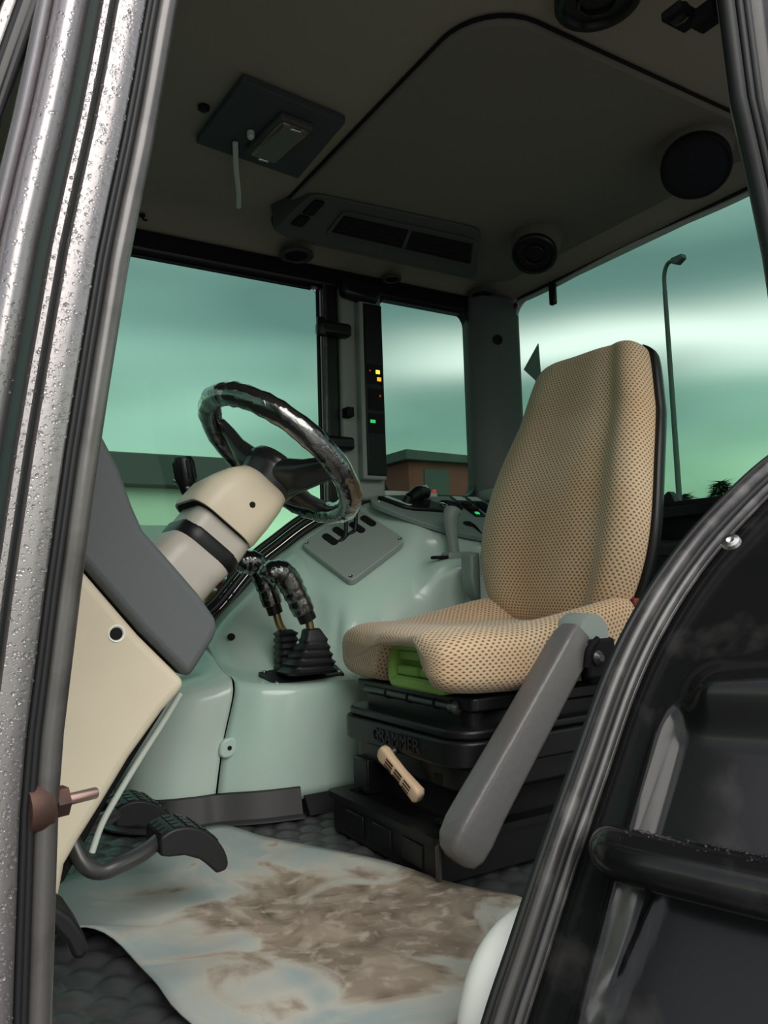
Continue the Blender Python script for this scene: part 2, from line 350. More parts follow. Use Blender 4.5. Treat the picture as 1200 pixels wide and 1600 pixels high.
# ------------------------------------------------------------------ ceiling
def ceil_z(x, y):
    e = min((1.745-x), (1.455-y), (y+.02)*1.2); t = max(0, min(1, e/.16)); return 1.435+.055*(1-(1-t)**2.2)
xs = [-.35+k*.03 for k in range(70)]+[1.745]; ys = [-.02+k*.03 for k in range(49)]+[1.455]
cei = grid_mesh('ceiling', [[V((x,y,ceil_z(x,y))) for y in ys] for x in xs], 'head', solid=-.004)
tag(cei,'dark beige cloth headliner of the cab roof','ceiling',kind='structure')
box('unseen_roof_shell',-.36,1.80,-.06,1.50,1.497,1.60,'gloss',cei,bevel=.03,seg=3)  # unseen outer roof slab, added to stop light leaking through the headliner
lip = [V((1.75,y,1.428+.006*math.sin(y*9))) for y in [.02+.06*k for k in range(24)]]
tube('roof_lip', lip, .008, 'strip', cei, seg=8, smooth=2)
prism('hatch_shadow_line', rrect(.816,1.706,.361,1.364,.123,8), XY, 1.481, 1.4895, 'blackm', cei, bevel=.004)  # black outline put in as the shadow line round the hatch panel
prism('hatch_panel', rrect(.82,1.70,.365,1.36,.12,8), XY, 1.472, 1.488, 'headp', cei, bevel=.007, seg=3)

pl = thing('charcoal_cover_plate',(.655,.89,1.48),'flat charcoal square plate screwed to the headliner','cover plate')
quad = [(.525,1.002),(.537,.750),(.777,.777),(.787,1.035)]
prism('plate', quad, XY, 1.470, 1.486, 'plate', pl, bevel=.002)
dl = thing('dome_lamp',(.672,.888,1.46),'small brownish rectangular dome lamp on the charcoal plate','lamp')
obox('housing',(.672,.888,1.463),(-.10,1,0),.082,(1,.10,0),.040,(0,0,1),.009,'acp',dl,bevel=.006)
obox('lens',(.672,.888,1.455),(-.10,1,0),.074,(1,.10,0),.034,(0,0,1),.009,'lens',dl,bevel=.007)
for k in (-1,1): obox('rim_clip',(.672-.007*k,.888+.070*k,1.449),(1,0,0),.012,(0,1,0),.003,(0,0,1),.004,'chrome',dl,bevel=.001)
lathe('switch',[(.008,0),(.008,.012),(.005,.016)],(.612,.900,1.468),(0,0,-1),'strip',dl,seg=14)
tag(tube('pale_strip',[(.594,.945,1.462),(.628,1.03,1.452),(.668,1.12,1.444),(.690,1.178,1.438)],.006,'strip',seg=8,flat=.5),'thin pale strip hanging beside the charcoal plate','strip')
lathe_b = thing('ceiling_button',(.506,.892,1.48),'small black round plug in the headliner left of the charcoal plate','plug')
lathe('plug_ring',[(.012,0),(.012,.006),(.008,.009)],(.506,.892,1.488),(0,0,-1),'blackm',lathe_b,seg=20)
lathe('plug_face',[(.008,.004),(.007,.011),(.001,.012)],(.506,.892,1.488),(0,0,-1),'black',lathe_b,seg=16)
t = thing('ceiling_hook',(.505,1.38,1.44),'tiny black hook at the headliner edge near the door pillar','hook')
lathe('hook_base',[(.008,0),(.008,.006)],(.505,1.385,1.468),(0,0,-1),'blackm',t,seg=12)
tube('hook_arm',[(.505,1.385,1.462),(.508,1.38,1.452),(.516,1.376,1.45)],.003,'black',t,seg=6)

def round_speaker(c, r, label, style, nrm=(0,0,-1)):
    t = thing('ceiling_speaker', c, label, 'speaker', 'round units in the headliner')
    if nrm != (0,0,-1): lathe('pod',[(r*1.25,-.12),(r*1.08,-.04),(r*1.0,-.002)],c,nrm,'headp',t,seg=40)
    if style == 'flat':
        lathe('rim',[(r*.9,-.02),(r*1.02,-.015),(r*1.02,0),(r*1.02,.006),(r*.95,.010),(r*.93,.006)],c,nrm,'blackm',t,seg=48)
        lathe('grille',[(r*.95,0),(r*.95,.006),(r*.5,.011),(.001,.012)],c,nrm,'grille',t,seg=48)
    else:
        lathe('rim',[(r*.9,-.02),(r,-.015),(r,.010),(r*.93,.014),(r*.82,.012),(r*.76,.004)],c,nrm,'black',t,seg=48)
        lathe('cone',[(r*.78,.002),(r*.55,.004),(r*.40,-.004),(r*.2,-.002),(.001,0)],c,nrm,'blackm',t,seg=40)
        d,s,u = frame_of(nrm); ps = [V(c)+d*.009+(s*math.cos(a)+u*math.sin(a))*r*.45 for a in [2*PI*k/24 for k in range(24)]]
        tube('inner_ring',ps,.0035,'black',t,seg=8,closed=True)
    return t
SPN = V((-.46,-.34,-.82)).normalized()
round_speaker((1.488,.450,1.400),.074,'large plain black round speaker in the ceiling near the door','flat',SPN)
round_speaker((1.485,.975,1.400),.063,'black ringed round speaker in the ceiling above the seat','ring',SPN)
round_speaker((.985,.262,1.478),.072,'dark round fitting at the very top edge of the headliner','ring')
for c,r,lb in (((.945,1.385,1.447),.050,'flat oval vent above the far door window'),((1.625,1.385,1.447),.048,'flat oval vent above the corner pillar'),((1.28,1.40,1.443),.030,'tiny oval vent above the narrow side window')):
    t = thing('air_outlet',c,lb,'air vent','small vents along the headliner edge')
    lathe('rim',[(r,0),(r,.006),(r*.85,.008),(r*.8,.005)],c,(0,-.05,-1),'acp',t,seg=32)
    lathe('louvre_disc',[(r*.8,.002),(r*.6,.006),(.001,.005)],c,(0,-.05,-1),'blackm',t,seg=32)

# overhead air unit: a sloping face with two black outlets
ac = thing('overhead_air_unit',(1.1,1.15,1.41),'dark grey overhead air unit with two wide black outlets','air unit')
TL,TR,BL,BR = V((.845,1.075,1.47)),V((1.345,1.037,1.47)),V((.790,1.215,1.415)),V((1.455,1.20,1.40))
def acp(u, v, h=0):       # u along, v from near edge to far edge
    p = (TL*(1-u)+TR*u)*(1-v)+(BL*(1-u)+BR*u)*v; n = (BL-TL).cross(TR-TL).normalized()
    if n.z > 0: n = -n
    return p+n*h
body = rrect(0,1,0,1,.10,6)
vs = [acp(u,v,.006) for u,v in body]+[acp(u,v,-.0)+V((0,.02,.07)) for u,v in body]; n = len(body)
mesh('shell', vs, [tuple(range(n))[::-1],tuple(range(n,2*n))]+[(i,(i+1)%n,n+(i+1)%n,n+i) for i in range(n)],'acp',ac,bevel=.008,seg=3,sharp=40)
ring('outlet_bezel', rrect(.20,.97,.18,.72,.05), rrect(.215,.955,.22,.68,.02), lambda u,v,h: acp(u,v,h), .004, .012,'acp',ac)
for a,b in ((.22,.575),(.595,.95)):
    o = prism('outlet', rrect(a,b,.30,.68,.01,2), lambda u,v,h: acp(u,v,h), .003, .0075,'blackm',ac,bevel=0)
    for k in range(3):
        v = .40+.09*k; mesh('louvre',[acp(a+.01,v,.0076),acp(b-.01,v,.0076),acp(b-.01,v+.03,.012),acp(a+.01,v+.03,.012),acp(a+.01,v+.02,.0076),acp(b-.01,v+.02,.0076)],[(0,1,2,3),(3,2,5,4),(0,4,5,1),(0,3,4),(1,5,2)],'blackm',o,smooth=False)
for v0,v1 in ((.10,.42),(.48,.70)):
    prism('rocker_switch', rrect(.035,.085,v0,v1,.01,3), lambda u,v,h: acp(u,v,h), .004,.014,'blackm',ac,bevel=.001)

# ------------------------------------------------------------------ right wall: posts, door, windows, rear wall
ARCH_R = [(.38,.00),(.45,.09),(.5,.15),(.55,.22),(.6,.285),(.65,.35),(.70,.405),(.74,.44),(.83,.54),(.91,.60),(.99,.655),(1.08,.70),(1.17,.735),(1.25,.748)]
def arch_r(x): return interp(ARCH_R, x)
wr = thing('wall_right',(1.3,1.46,.7),'dark framed far side wall of the cab','wall',kind='structure')
prism('header_rail',[(-.2,1.385),(1.62,1.385),(1.77,1.40),(1.77,1.45),(-.2,1.45)],XZ,1.425,1.475,'black',wr,bevel=.012,seg=3)
box('door_post',1.052,1.10,1.425,1.48,.70,1.40,'black',wr,bevel=.010,seg=3)
tube('post_seal',[(1.046,1.425,.70),(1.050,1.422,1.0),(1.052,1.420,1.39)],.007,'seal',wr,seg=8)
prism('grey_post',[(1.098,.74),(1.245,.74),(1.248,1.40),(1.102,1.40)],XZ,1.415,1.47,'greyp',wr,bevel=.012,seg=3)
prism('post_cap',[(1.095,1.352),(1.215,1.340),(1.23,1.40),(1.095,1.41)],XZ,1.375,1.42,'black',wr,bevel=.015,seg=3)
ring('narrow_window_frame',[(1.63,1.41),(1.63,1.41),(1.63,1.41),(1.63,1.41),(1.63,1.41)]+[(1.235,1.41)]*5+[(1.235,.73)]*5+[(1.63,.73)]*5, rrect(1.245,1.600,.765,1.392,.045,4), XZ,1.43,1.465,'black',wr)
# corner pillar of dark grey plastic
pv = [(1.595,1.425),(1.625,1.385),(1.70,1.365),(1.765,1.36),(1.775,1.38),(1.775,1.47),(1.60,1.47)]
prism('corner_pillar',pv,XY,.66,1.45,'pillar',wr,bevel=.012,seg=3)
lathe('pillar_plug',[(.017,0),(.017,.004),(.012,.004),(.011,-.002),(.001,-.002)],(1.672,1.3695,1.29),(-.25,-1,0),'blackm',wr,seg=24)
box('sill_ledge',1.60,1.77,1.30,1.44,.745,.785,'greyp',wr,bevel=.008)
box('wall_base',-.2,1.77,1.445,1.475,-.05,.10,'black',wr)
prism('arch_wall',[(.45,.09)]+[(x,z-.012) for x,z in ARCH_R if x>.45]+[(1.77,.75),(1.77,.0),(.40,0)],XZ,1.450,1.475,'black',wr,bevel=0)
for k,(dy,dn,r) in enumerate(((0,0,.011),(.010,.020,.010),(.018,.038,.009))):
    ps = []
    for i,(x,z) in enumerate(ARCH_R):
        if x < .42: continue
        a = math.atan2(arch_r(x+.03)-arch_r(x-.03), .06); ps.append((x-math.sin(a)*dn, 1.432+dy, z+math.cos(a)*dn))
    tube('arch_seal',ps,r,'rubber',wr,seg=8,smooth=4)

d1 = thing('door_1',(.5,1.46,.4),'far side glass door in a black frame','door',kind='structure')
glass_pts = [(x,arch_r(x)+.02) for x in [.42,.45,.5,.55,.6,.65,.7,.74,.83,.91,.99,1.045]]+[(1.045,1.37),(1.03,1.386),(-.15,1.386),(-.15,.05)]
prism('pane',glass_pts,XZ,1.456,1.461,'glass',d1,bevel=0)
tube('pane_edge',[V((x,1.452,z)) for x,z in [(-.15,1.38),(.4,1.382),(1.02,1.382)]],.006,'rubber',d1,seg=8)
tube('pane_edge',[V((1.044,1.452,z)) for z in (1.38,1.0,.70)],.006,'rubber',d1,seg=8)
for z0,z1,lb in ((1.228,1.268,'upper'),(.885,.925,'lower')):
    h = box('hinge',1.02,1.125,1.385,1.43,z0,z1,'black',d1,bevel=.010,seg=3)
    lathe('hinge_barrel',[(.012,-.026),(.014,-.022),(.014,.022),(.012,.026)],(1.025,1.395,(z0+z1)/2),(0,0,1),'black',h,seg=16)
box('latch_peg',1.10,1.125,1.385,1.42,.985,1.015,'blackm',d1,bevel=.004)

w2 = thing('window_1',(1.42,1.45,.77),'narrow rounded side window behind the indicator strip','window',kind='structure')
prism('pane',rrect(1.240,1.606,.758,1.398,.045,5),XZ,1.446,1.451,'glass',w2,bevel=0)
ring('pane_edge',rrect(1.238,1.608,.756,1.400,.047,5),rrect(1.247,1.598,.767,1.390,.043,5),XZ,1.426,1.434,'rubber',w2)
box('clear_sill_strip',1.235,1.43,1.405,1.43,.752,.772,'strip',w2,bevel=.004)

rw = thing('wall_rear',(1.77,.7,.4),'black lower rear wall behind the seat','wall',kind='structure')
box('bulkhead_panel',1.755,1.79,0,1.46,-.05,.655,'black',rw,bevel=.005)
box('window_sill',1.70,1.79,.05,1.38,.64,.672,'black',rw,bevel=.006)
box('sill_channel',1.715,1.745,.30,1.0,.672,.684,'blackm',rw,bevel=.002)
prism('wiper_bracket',[(.735,.672),(.80,.672),(.785,.70),(.765,.715),(.752,.70)],YZ,1.72,1.75,'black',rw,bevel=.005)
tube('sill_hose',[(1.70,.60,.60),(1.69,.70,.56),(1.70,.86,.575),(1.71,.95,.60)],.022,'rubber',rw,seg=10)
box('sill_box',1.66,1.71,.42,.60,.55,.645,'greyp',rw,bevel=.008)
w3 = thing('window_2',(1.76,.75,.7),'wide green tinted rear window behind the seat','window',kind='structure')
prism('pane',rrect(.02,1.375,.66,1.432,.07,6),YZ,1.765,1.770,'glass',w3,bevel=0)
lp = rrect(.02,1.372,.664,1.428,.07,8)
tube('pane_seal',[V((1.757,y,z)) for y,z in lp],.006,'strip',w3,seg=8,closed=True)
tube('pane_rubber',[V((1.750,y*1.002+.004,z)) for y,z in rrect(.012,1.380,.655,1.436,.075,8)],.008,'rubber',w3,seg=8,closed=True)
box('window_stay',1.728,1.745,1.155,1.18,1.355,1.425,'black',w3,bevel=.006)

box('screen_post',-.17,-.10,1.40,1.48,.0,1.44,'black',wr,bevel=.012,seg=3)
wf = thing('wall_front',(-.2,.7,.3),'black front bulkhead below the windscreen','wall',kind='structure')
box('bulkhead',-.20,-.14,.03,1.46,-.05,.70,'black',wf,bevel=.01)
box('cowl_shelf',-.26,-.10,.03,1.46,.69,.72,'black',wf,bevel=.008)
w4 = thing('window_3',(-.25,.75,.72),'front windscreen beyond the dashboard','window',kind='structure')
prism('pane',[(.06,.72),(1.42,.72),(1.42,1.44),(.06,1.44)],lambda u,v,h: V((-.19-.16*(v-.72)/.72+h,u,v)),0,.005,'glass',w4,bevel=0)
# indicator strip on the grey post
ds = thing('indicator_strip',(1.2,1.40,1.07),'tall black indicator strip with small coloured lights on the grey post','display')
prism('housing',[(1.150,.80),(1.232,.80),(1.228,1.345),(1.150,1.345)],XZ,1.385,1.418,'greyp',ds,bevel=.006)
scr = prism('screen',[(1.163,.812),(1.229,.812),(1.226,1.338),(1.163,1.338)],XZ,1.380,1.390,'black',ds,bevel=.003)
def led(x,z,w,h,m): box('light',x-w,x+w,1.3775,1.3805,z-h,z+h,m,scr,bevel=.001)
led(1.205,1.128,.007,.006,'ledy'); led(1.209,1.106,.007,.006,'ledo'); led(1.178,1.13,.0025,.0025,'ledr'); led(1.211,1.055,.003,.003,'ledr'); led(1.183,.975,.009,.005,'ledg')
for z0,z1 in ((1.09,1.15),(1.01,1.075),(.94,1.0)): box('display_cell',1.166,1.222,1.3785,1.381,z0,z1,'blackm',scr,bevel=.001)

# ------------------------------------------------------------------ pale console over the far wheel arch
def section_loft(name, secs, parent, m='console', nu=5, nv=5, solid=.004):
    a = [catmull(s, nu) for s in secs]; rows = []
    cols = [catmull([a[i][j] for i in range(len(a))], nv) for j in range(len(a[0]))]
    rows = [[cols[j][i] for j in range(len(cols))] for i in range(len(cols[0]))]
    return grid_mesh(name, rows, m, parent, solid=solid)
co = thing('side_console',(.95,1.25,0),'pale mint moulded console along the far side of the cab','console')
secs = [
 [(0.578,1.069,0.028),(0.593,1.063,0.15),(0.614,1.054,0.25),(0.62,1.061,0.281),(0.626,1.092,0.294),(0.626,1.172,0.308),(0.638,1.276,0.331),(0.647,1.347,0.351),(0.656,1.43,0.352)],
 [(0.661,1.025,0.028),(0.663,1.021,0.15),(0.669,1.018,0.247),(0.673,1.029,0.277),(0.677,1.068,0.285),(0.677,1.158,0.302),(0.69,1.257,0.355),(0.7,1.337,0.407),(0.712,1.43,0.416)],
 [(0.737,1.005,0.028),(0.737,1,0.15),(0.739,0.999,0.243),(0.741,1.01,0.271),(0.743,1.05,0.279),(0.743,1.153,0.299),(0.758,1.237,0.374),(0.771,1.328,0.463),(0.784,1.43,0.486)],
 [(0.803,1.005,0.028),(0.803,1.001,0.15),(0.803,1,0.241),(0.803,1.012,0.269),(0.803,1.05,0.277),(0.803,1.148,0.298),(0.822,1.223,0.394),(0.836,1.318,0.515),(0.85,1.43,0.556)],
 [(0.865,1.014,0.028),(0.865,1.01,0.15),(0.865,1.009,0.241),(0.865,1.022,0.269),(0.867,1.054,0.279),(0.868,1.139,0.302),(0.888,1.203,0.403),(0.903,1.308,0.544),(0.918,1.43,0.602)],
 [(0.905,1.02,0.025),(0.905,1.016,0.149),(0.905,1.015,0.243),(0.906,1.03,0.271),(0.908,1.08,0.283),(0.908,1.13,0.325),(0.926,1.179,0.440),(0.937,1.31,0.543),(0.95,1.43,0.625)],
 [(0.945,1.045,0.02),(0.945,1.041,0.155),(0.945,1.038,0.25),(0.945,1.052,0.278),(0.945,1.094,0.300),(0.945,1.117,0.396),(0.972,1.19,0.482),(0.985,1.306,0.561),(1,1.43,0.655)],
 [(1.066,1.116,0.011),(1.066,1.111,0.158),(1.066,1.103,0.304),(1.066,1.111,0.381),(1.066,1.13,0.417),(1.066,1.145,0.446),(1.075,1.2,0.526),(1.083,1.317,0.606),(1.09,1.43,0.7)],
 [(1.163,1.154,0.003),(1.163,1.147,0.162),(1.163,1.137,0.341),(1.163,1.139,0.43),(1.163,1.154,0.475),(1.163,1.174,0.52),(1.166,1.218,0.578),(1.168,1.316,0.645),(1.17,1.43,0.735)],
 [(1.23,1.155,0),(1.23,1.145,0.2),(1.23,1.12,0.46),(1.23,1.122,0.52),(1.23,1.14,0.545),(1.23,1.195,0.555),(1.23,1.225,0.63),(1.23,1.3,0.68),(1.23,1.43,0.748)],
 [(1.3,1.14,0),(1.3,1.125,0.22),(1.3,1.08,0.49),(1.3,1.085,0.54),(1.3,1.11,0.556),(1.3,1.18,0.558),(1.3,1.195,0.615),(1.3,1.26,0.655),(1.3,1.43,0.752)],
 [(1.45,1.12,0),(1.45,1.1,0.22),(1.45,1.05,0.49),(1.45,1.055,0.535),(1.45,1.075,0.552),(1.45,1.13,0.556),(1.45,1.145,0.592),(1.45,1.22,0.636),(1.45,1.43,0.755)],
 [(1.74,1.12,0),(1.74,1.1,0.22),(1.74,1.05,0.49),(1.74,1.055,0.535),(1.74,1.075,0.552),(1.74,1.13,0.556),(1.74,1.145,0.592),(1.74,1.22,0.636),(1.74,1.43,0.755)],
]
section_loft('moulding', secs, co, nu=5, nv=5)
fp = [
 [(0.402,1.252,0.046),(0.406,1.252,0.122),(0.416,1.252,0.179),(0.43,1.262,0.198),(0.439,1.271,0.207),(0.444,1.281,0.217),(0.454,1.334,0.215),(0.462,1.387,0.215),(0.47,1.43,0.212)],
 [(0.411,1.148,0.028),(0.421,1.148,0.122),(0.439,1.153,0.207),(0.454,1.172,0.24),(0.463,1.196,0.25),(0.468,1.224,0.254),(0.479,1.295,0.249),(0.487,1.367,0.244),(0.495,1.43,0.24)],
 [(0.463,1.087,0.028),(0.477,1.087,0.131),(0.496,1.084,0.231),(0.506,1.096,0.264),(0.51,1.125,0.275),(0.515,1.167,0.281),(0.527,1.257,0.278),(0.536,1.347,0.276),(0.545,1.43,0.272)],
 [(0.529,1.066,0.028),(0.546,1.063,0.141),(0.567,1.057,0.243),(0.573,1.066,0.275),(0.576,1.096,0.287),(0.581,1.139,0.298),(0.592,1.237,0.307),(0.6,1.347,0.318),(0.61,1.43,0.318)],
 [(0.571,1.063,0.028),(0.588,1.058,0.15),(0.609,1.049,0.252),(0.614,1.058,0.285),(0.62,1.092,0.298),(0.62,1.139,0.311),(0.632,1.247,0.335),(0.641,1.347,0.352),(0.65,1.43,0.352)],
]
fpn = thing('console_panel',(.53,1.25,0),'pale front panel of the console behind the steering column','panel')
section_loft('moulding', fp, fpn, nu=5, nv=5)
tab = prism('screw_tab', rrect(-.019,.019,-.021,.021,.017,5), lambda u,v,h: V((.600+u+.15*v,1.052+h,.150+v)), -.004,.014,'console',fpn,bevel=.004)
lathe('screw_hole',[(.005,0),(.005,.001)],(.602,1.0475,.150),(0,-1,0),'blackm',tab,seg=14)
lathe('moulded_hole',[(.010,0),(.008,.002),(.005,.003)],(.690,1.268,.372),(-.3,-.8,.5),'blackm',co,seg=16)
# black rubber kick strip along the foot of the console
ks = thing('kick_strip',(.7,1.12,0),'black rubber kick strip along the console foot','trim')
path = catmull([(.396,1.24,.03),(.405,1.14,.03),(.455,1.080,.03),(.527,1.055,.03),(.578,1.048,.03),(.66,1.014,.03),(.742,.994,.03)],8)
prof = [(0,-.03),(.026,-.03),(.014,.000),(.004,.026),(-.004,.028)]
def strip_rows(path, prof):
    rws = []
    for i,p in enumerate(path):
        d = (path[min(i+1,len(path)-1)]-path[max(i-1,0)]); d.z = 0; d.normalize(); nrm = V((d.y,-d.x,0)); rws.append([p+nrm*a+V((0,0,b)) for a,b in prof])
    return rws
grid_mesh('upright_strip',strip_rows(path,prof),'rubber',ks,closed_u=True,caps=True,sharp=40)
path2 = catmull([(.752,.998,.025),(.81,.998,.025),(.87,1.005,.025),(.96,1.05,.025),(1.15,1.14,.025)],6)
grid_mesh('low_strip',strip_rows(path2,[(0,-.025),(.03,-.025),(.026,-.015),(.004,.012),(0,.012)]),'rubber',ks,closed_u=True,caps=True,sharp=40)
grid_mesh('floor_flange',strip_rows([p+V((0,0,-.028)) for p in path],[(0,0),(.045,0),(.045,.004),(0,.006)]),'quilt',ks,closed_u=True,caps=True,sharp=40)

# slotted lever plate
PA,PB,PC,PD = V((.938,1.38,.603)),V((.981,1.176,.493)),V((1.181,1.214,.606)),V((1.139,1.404,.708))   # left, bottom, right, top
pn = (PC-PB).cross(PA-PB).normalized()
if pn.z < 0: pn = -pn
def sp(u,v,h=0): return PB+(PA-PB)*u+(PC-PB)*v+pn*h         # u along the slots, v across them
lp_ = thing('lever_plate',(1.06,1.29,.6),'grey diamond shaped cover plate with four black slots','cover plate')
sheet = prism('sheet', rrect(0,1,0,1,.09,5), sp, -.012,.007,'panelg',lp_,bevel=.0025)
for u,v in ((.765,.32),(.76,.50),(.66,.72),(.64,.91)):
    prism('slot', rrect(u-.14,u+.14,v-.055,v+.055,.053,5), sp, .006,.0078,'blackm',sheet,bevel=0)
for u,v in ((.06,.06),(.94,.06),(.06,.94),(.94,.94)):
    lathe('screw',[(.006,0),(.0055,.003),(.002,.0042),(.001,.003)],sp(u,v,.007),pn,'chrome',lp_,seg=14)
for k,(u,v,lb) in enumerate(((.70,.32,'bent black lever in the front slot of the slotted plate'),(.70,.50,'bent black lever in the second slot of the slotted plate'))):
    t = thing('slot_lever', sp(u,v), lb,'lever','levers in the slotted plate')
    p = sp(u,v,.0)
    tube('stalk',[p-pn*.01,p+V((.014,-.012,.006)),p+V((.032,-.012,.022)),p+V((.036,-.012,.075))],.006,'black',t,seg=10)
    tube('grip',[p+V((.036,-.012,.07)),p+V((.040,-.012,.095)),p+V((.038,-.012,.12)),p+V((.030,-.012,.135))],[.009,.013,.013,.008],'black',t,seg=12)

# switch panel
def sw(x,y,h=0): return V((x,y,.750-.55*(1.40-y)))+V((0,-.482,.876))*h
swp = thing('switch_panel',(1.35,1.3,.68),'dark grey teardrop switch panel on the console top','panel')
tear = [(1.165,1.375),(1.155,1.352),(1.17,1.322),(1.22,1.262),(1.295,1.195),(1.40,1.145),(1.55,1.12),(1.72,1.115),(1.72,1.415),(1.5,1.415),(1.28,1.412),(1.20,1.402)]
tp = [(p.x,p.y) for p in catmull([(a,b,0) for a,b in tear[:8]],4)]+tear[8:]
face = prism('faceplate',tp,lambda u,v,h: sw(u,v,h),-.01,.005,'switchp',swp,bevel=.002)
tray = prism('black_tray',[(1.185,1.375),(1.235,1.315),(1.262,1.302),(1.40,1.292),(1.415,1.315),(1.33,1.385),(1.30,1.392)],lambda u,v,h: sw(u,v,h),.004,.016,'black',swp,bevel=.004)
prism('pale_label',[(1.205,1.368),(1.218,1.372),(1.268,1.318),(1.254,1.314)],lambda u,v,h: sw(u,v,h),.016,.0175,'sticker',tray,bevel=0)
lathe('round_recess',[(.038,0),(.038,.003),(.030,.004),(.028,.001),(.001,.001)],sw(1.435,1.345,.005),(0,-.482,.876),'blackm',swp,seg=32)
for x0 in (1.475,1.535):
    b = prism('rocker_block',[(x0,1.405),(x0+.048,1.405),(x0+.035,1.27),(x0-.005,1.27)],lambda u,v,h: sw(u,v,h),.004,.010,'black',swp,bevel=.002)
    prism('symbol_label',[(x0+.004,1.402),(x0+.044,1.402),(x0+.042,1.375),(x0+.003,1.375)],lambda u,v,h: sw(u,v,h),.010,.0115,'sticker',b,bevel=0)
    for v in (1.345,1.315):
        prism('rocker',[(x0+.004,v+.010),(x0+.036,v+.010),(x0+.034,v-.010),(x0+.002,v-.010)],lambda u,v,h: sw(u,v,h),.009,.016,'blackm',b,bevel=.002)
    prism('green_tell_tale',[(x0+.006,1.292),(x0+.020,1.292),(x0+.018,1.280),(x0+.004,1.280)],lambda u,v,h: sw(u,v,h),.009,.0125,'ledg',b,bevel=.001)
lathe('face_screw',[(.006,0),(.005,.003),(.001,.004)],sw(1.185,1.362,.005),(0,-.482,.876),'chrome',swp,seg=12)
lathe('cable_grommet',[(.018,0),(.016,.004),(.008,.008),(.001,.008)],sw(1.405,1.222,.004),(0,-.482,.876),'blackm',swp,seg=20)
ct = thing('thumb_control',(1.32,1.34,.73),'cluster of black thumb controls with a red button on the switch panel','control')
nrm = V((0,-.482,.876))
tube('control_body',[sw(1.28,1.352,.022),sw(1.32,1.368,.034),sw(1.355,1.366,.034)],[.016,.022,.016],'black',ct,seg=12)
tube('control_knob',[sw(1.262,1.335,.016),sw(1.266,1.337,.034)],[.017,.014],'black',ct,seg=14,smooth=0)
tube('square_knob',[sw(1.318,1.318,.016),sw(1.318,1.318,.036)],[.015,.013],'black',ct,seg=4,smooth=0)
tube('pale_knob',[sw(1.345,1.398,.02),sw(1.375,1.40,.032)],[.013,.015],'sticker',ct,seg=12,smooth=0)
lathe('red_button',[(.007,0),(.007,.006),(.003,.009)],sw(1.362,1.350,.044),nrm,'ledr',ct,seg=14)
tube('key_ring',[sw(1.385+.011*math.cos(a),1.322+.011*math.sin(a),.0185) for a in [2*PI*k/16 for k in range(16)]],.0016,'chrome',ct,seg=6,closed=True)
# hand throttle lever
jl = thing('throttle_lever',(1.29,1.15,.56),'grey club shaped hand lever rising in front of the switch panel','lever')
tube('handle',[(1.290,1.142,.560),(1.290,1.146,.600),(1.288,1.150,.640),(1.290,1.152,.672),(1.300,1.152,.690),(1.303,1.152,.698)],[.016,.0155,.017,.022,.024,.012],'greyp',jl,seg=16)
prism('foot',[(1.255,1.115),(1.335,1.105),(1.34,1.16),(1.262,1.168)],XY,.550,.572,'panelg',jl,bevel=.007,seg=3)
prism('slot_edge',[(1.215,1.128),(1.26,1.12),(1.262,1.15),(1.218,1.155)],XY,.553,.562,'blackm',jl,bevel=.004)
cb = tag(tube('control_cable',[sw(1.405,1.222,.01),(1.412,1.195,.645),(1.405,1.15,.610),(1.392,1.09,.565),(1.37,1.03,.545)],.005,'black',seg=8),'thin black cable curling out of the switch panel','cable')
bb = thing('belt_anchor_box',(1.26,1.0,.45),'black upright anchor box beside the far edge of the seat','box')
prism('box_body',[(1.228,.558),(1.256,.566),(1.256,.44),(1.236,.458),(1.226,.50)],XZ,.985,1.03,'switchp',bb,bevel=.005)
tube('box_strap',[(1.262,1.01,.445),(1.27,1.005,.40),(1.275,1.0,.34)],.009,'black',bb,seg=8,flat=.3)
box('box_foot',1.235,1.32,1.0,1.06,.28,.35,'black',bb,bevel=.006)
tr = thing('shelf_latch',(1.0,1.18,.40),'small dark latch pin on the console shelf beside the seat','latch')
box('latch_bar',.965,1.045,1.165,1.175,.394,.400,'blackm',tr,bevel=.002)
lathe('latch_pin',[(.004,0),(.004,.022),(.005,.024),(.004,.030)],(1.005,1.17,.398),(0,0,1),'steel',tr,seg=10)

# ------------------------------------------------------------------ gear levers
bp_ = thing('lever_boot_plate',(.83,1.16,.27),'black square gaiter base plate on the console ledge','plate')
bq = [(.700,1.030,.272),(.893,1.058,.280),(.905,1.150,.305),(.693,1.105,.296)]
mesh('base_plate',[V(p)+V((0,0,h)) for h in (-.012,.004) for p in bq],[(3,2,1,0),(4,5,6,7),(0,1,5,4),(1,2,6,5),(2,3,7,6),(3,0,4,7)],'rubber',bp_,bevel=.003,seg=2,sharp=40)
for x,y,z in ((.712,1.040,.2785),(.882,1.066,.2865),(.705,1.098,.299),(.893,1.14,.307)): lathe('screw',[(.005,0),(.0045,.003),(.001,.004)],(x,y,z),(0,-.2,1),'chrome',bp_,seg=12)
def gaiter(name, c, levels, m, parent):
    rws = []
    for (w,d,h,ox) in levels:
        rws.append([V((c[0]+ox+x, c[1]+y, c[2]+h)) for x,y in rrect(-w,w,-d,d,min(w,d)*.55,4)])
    return grid_mesh(name, rws, m, parent, closed_u=True, caps=True, sharp=55)
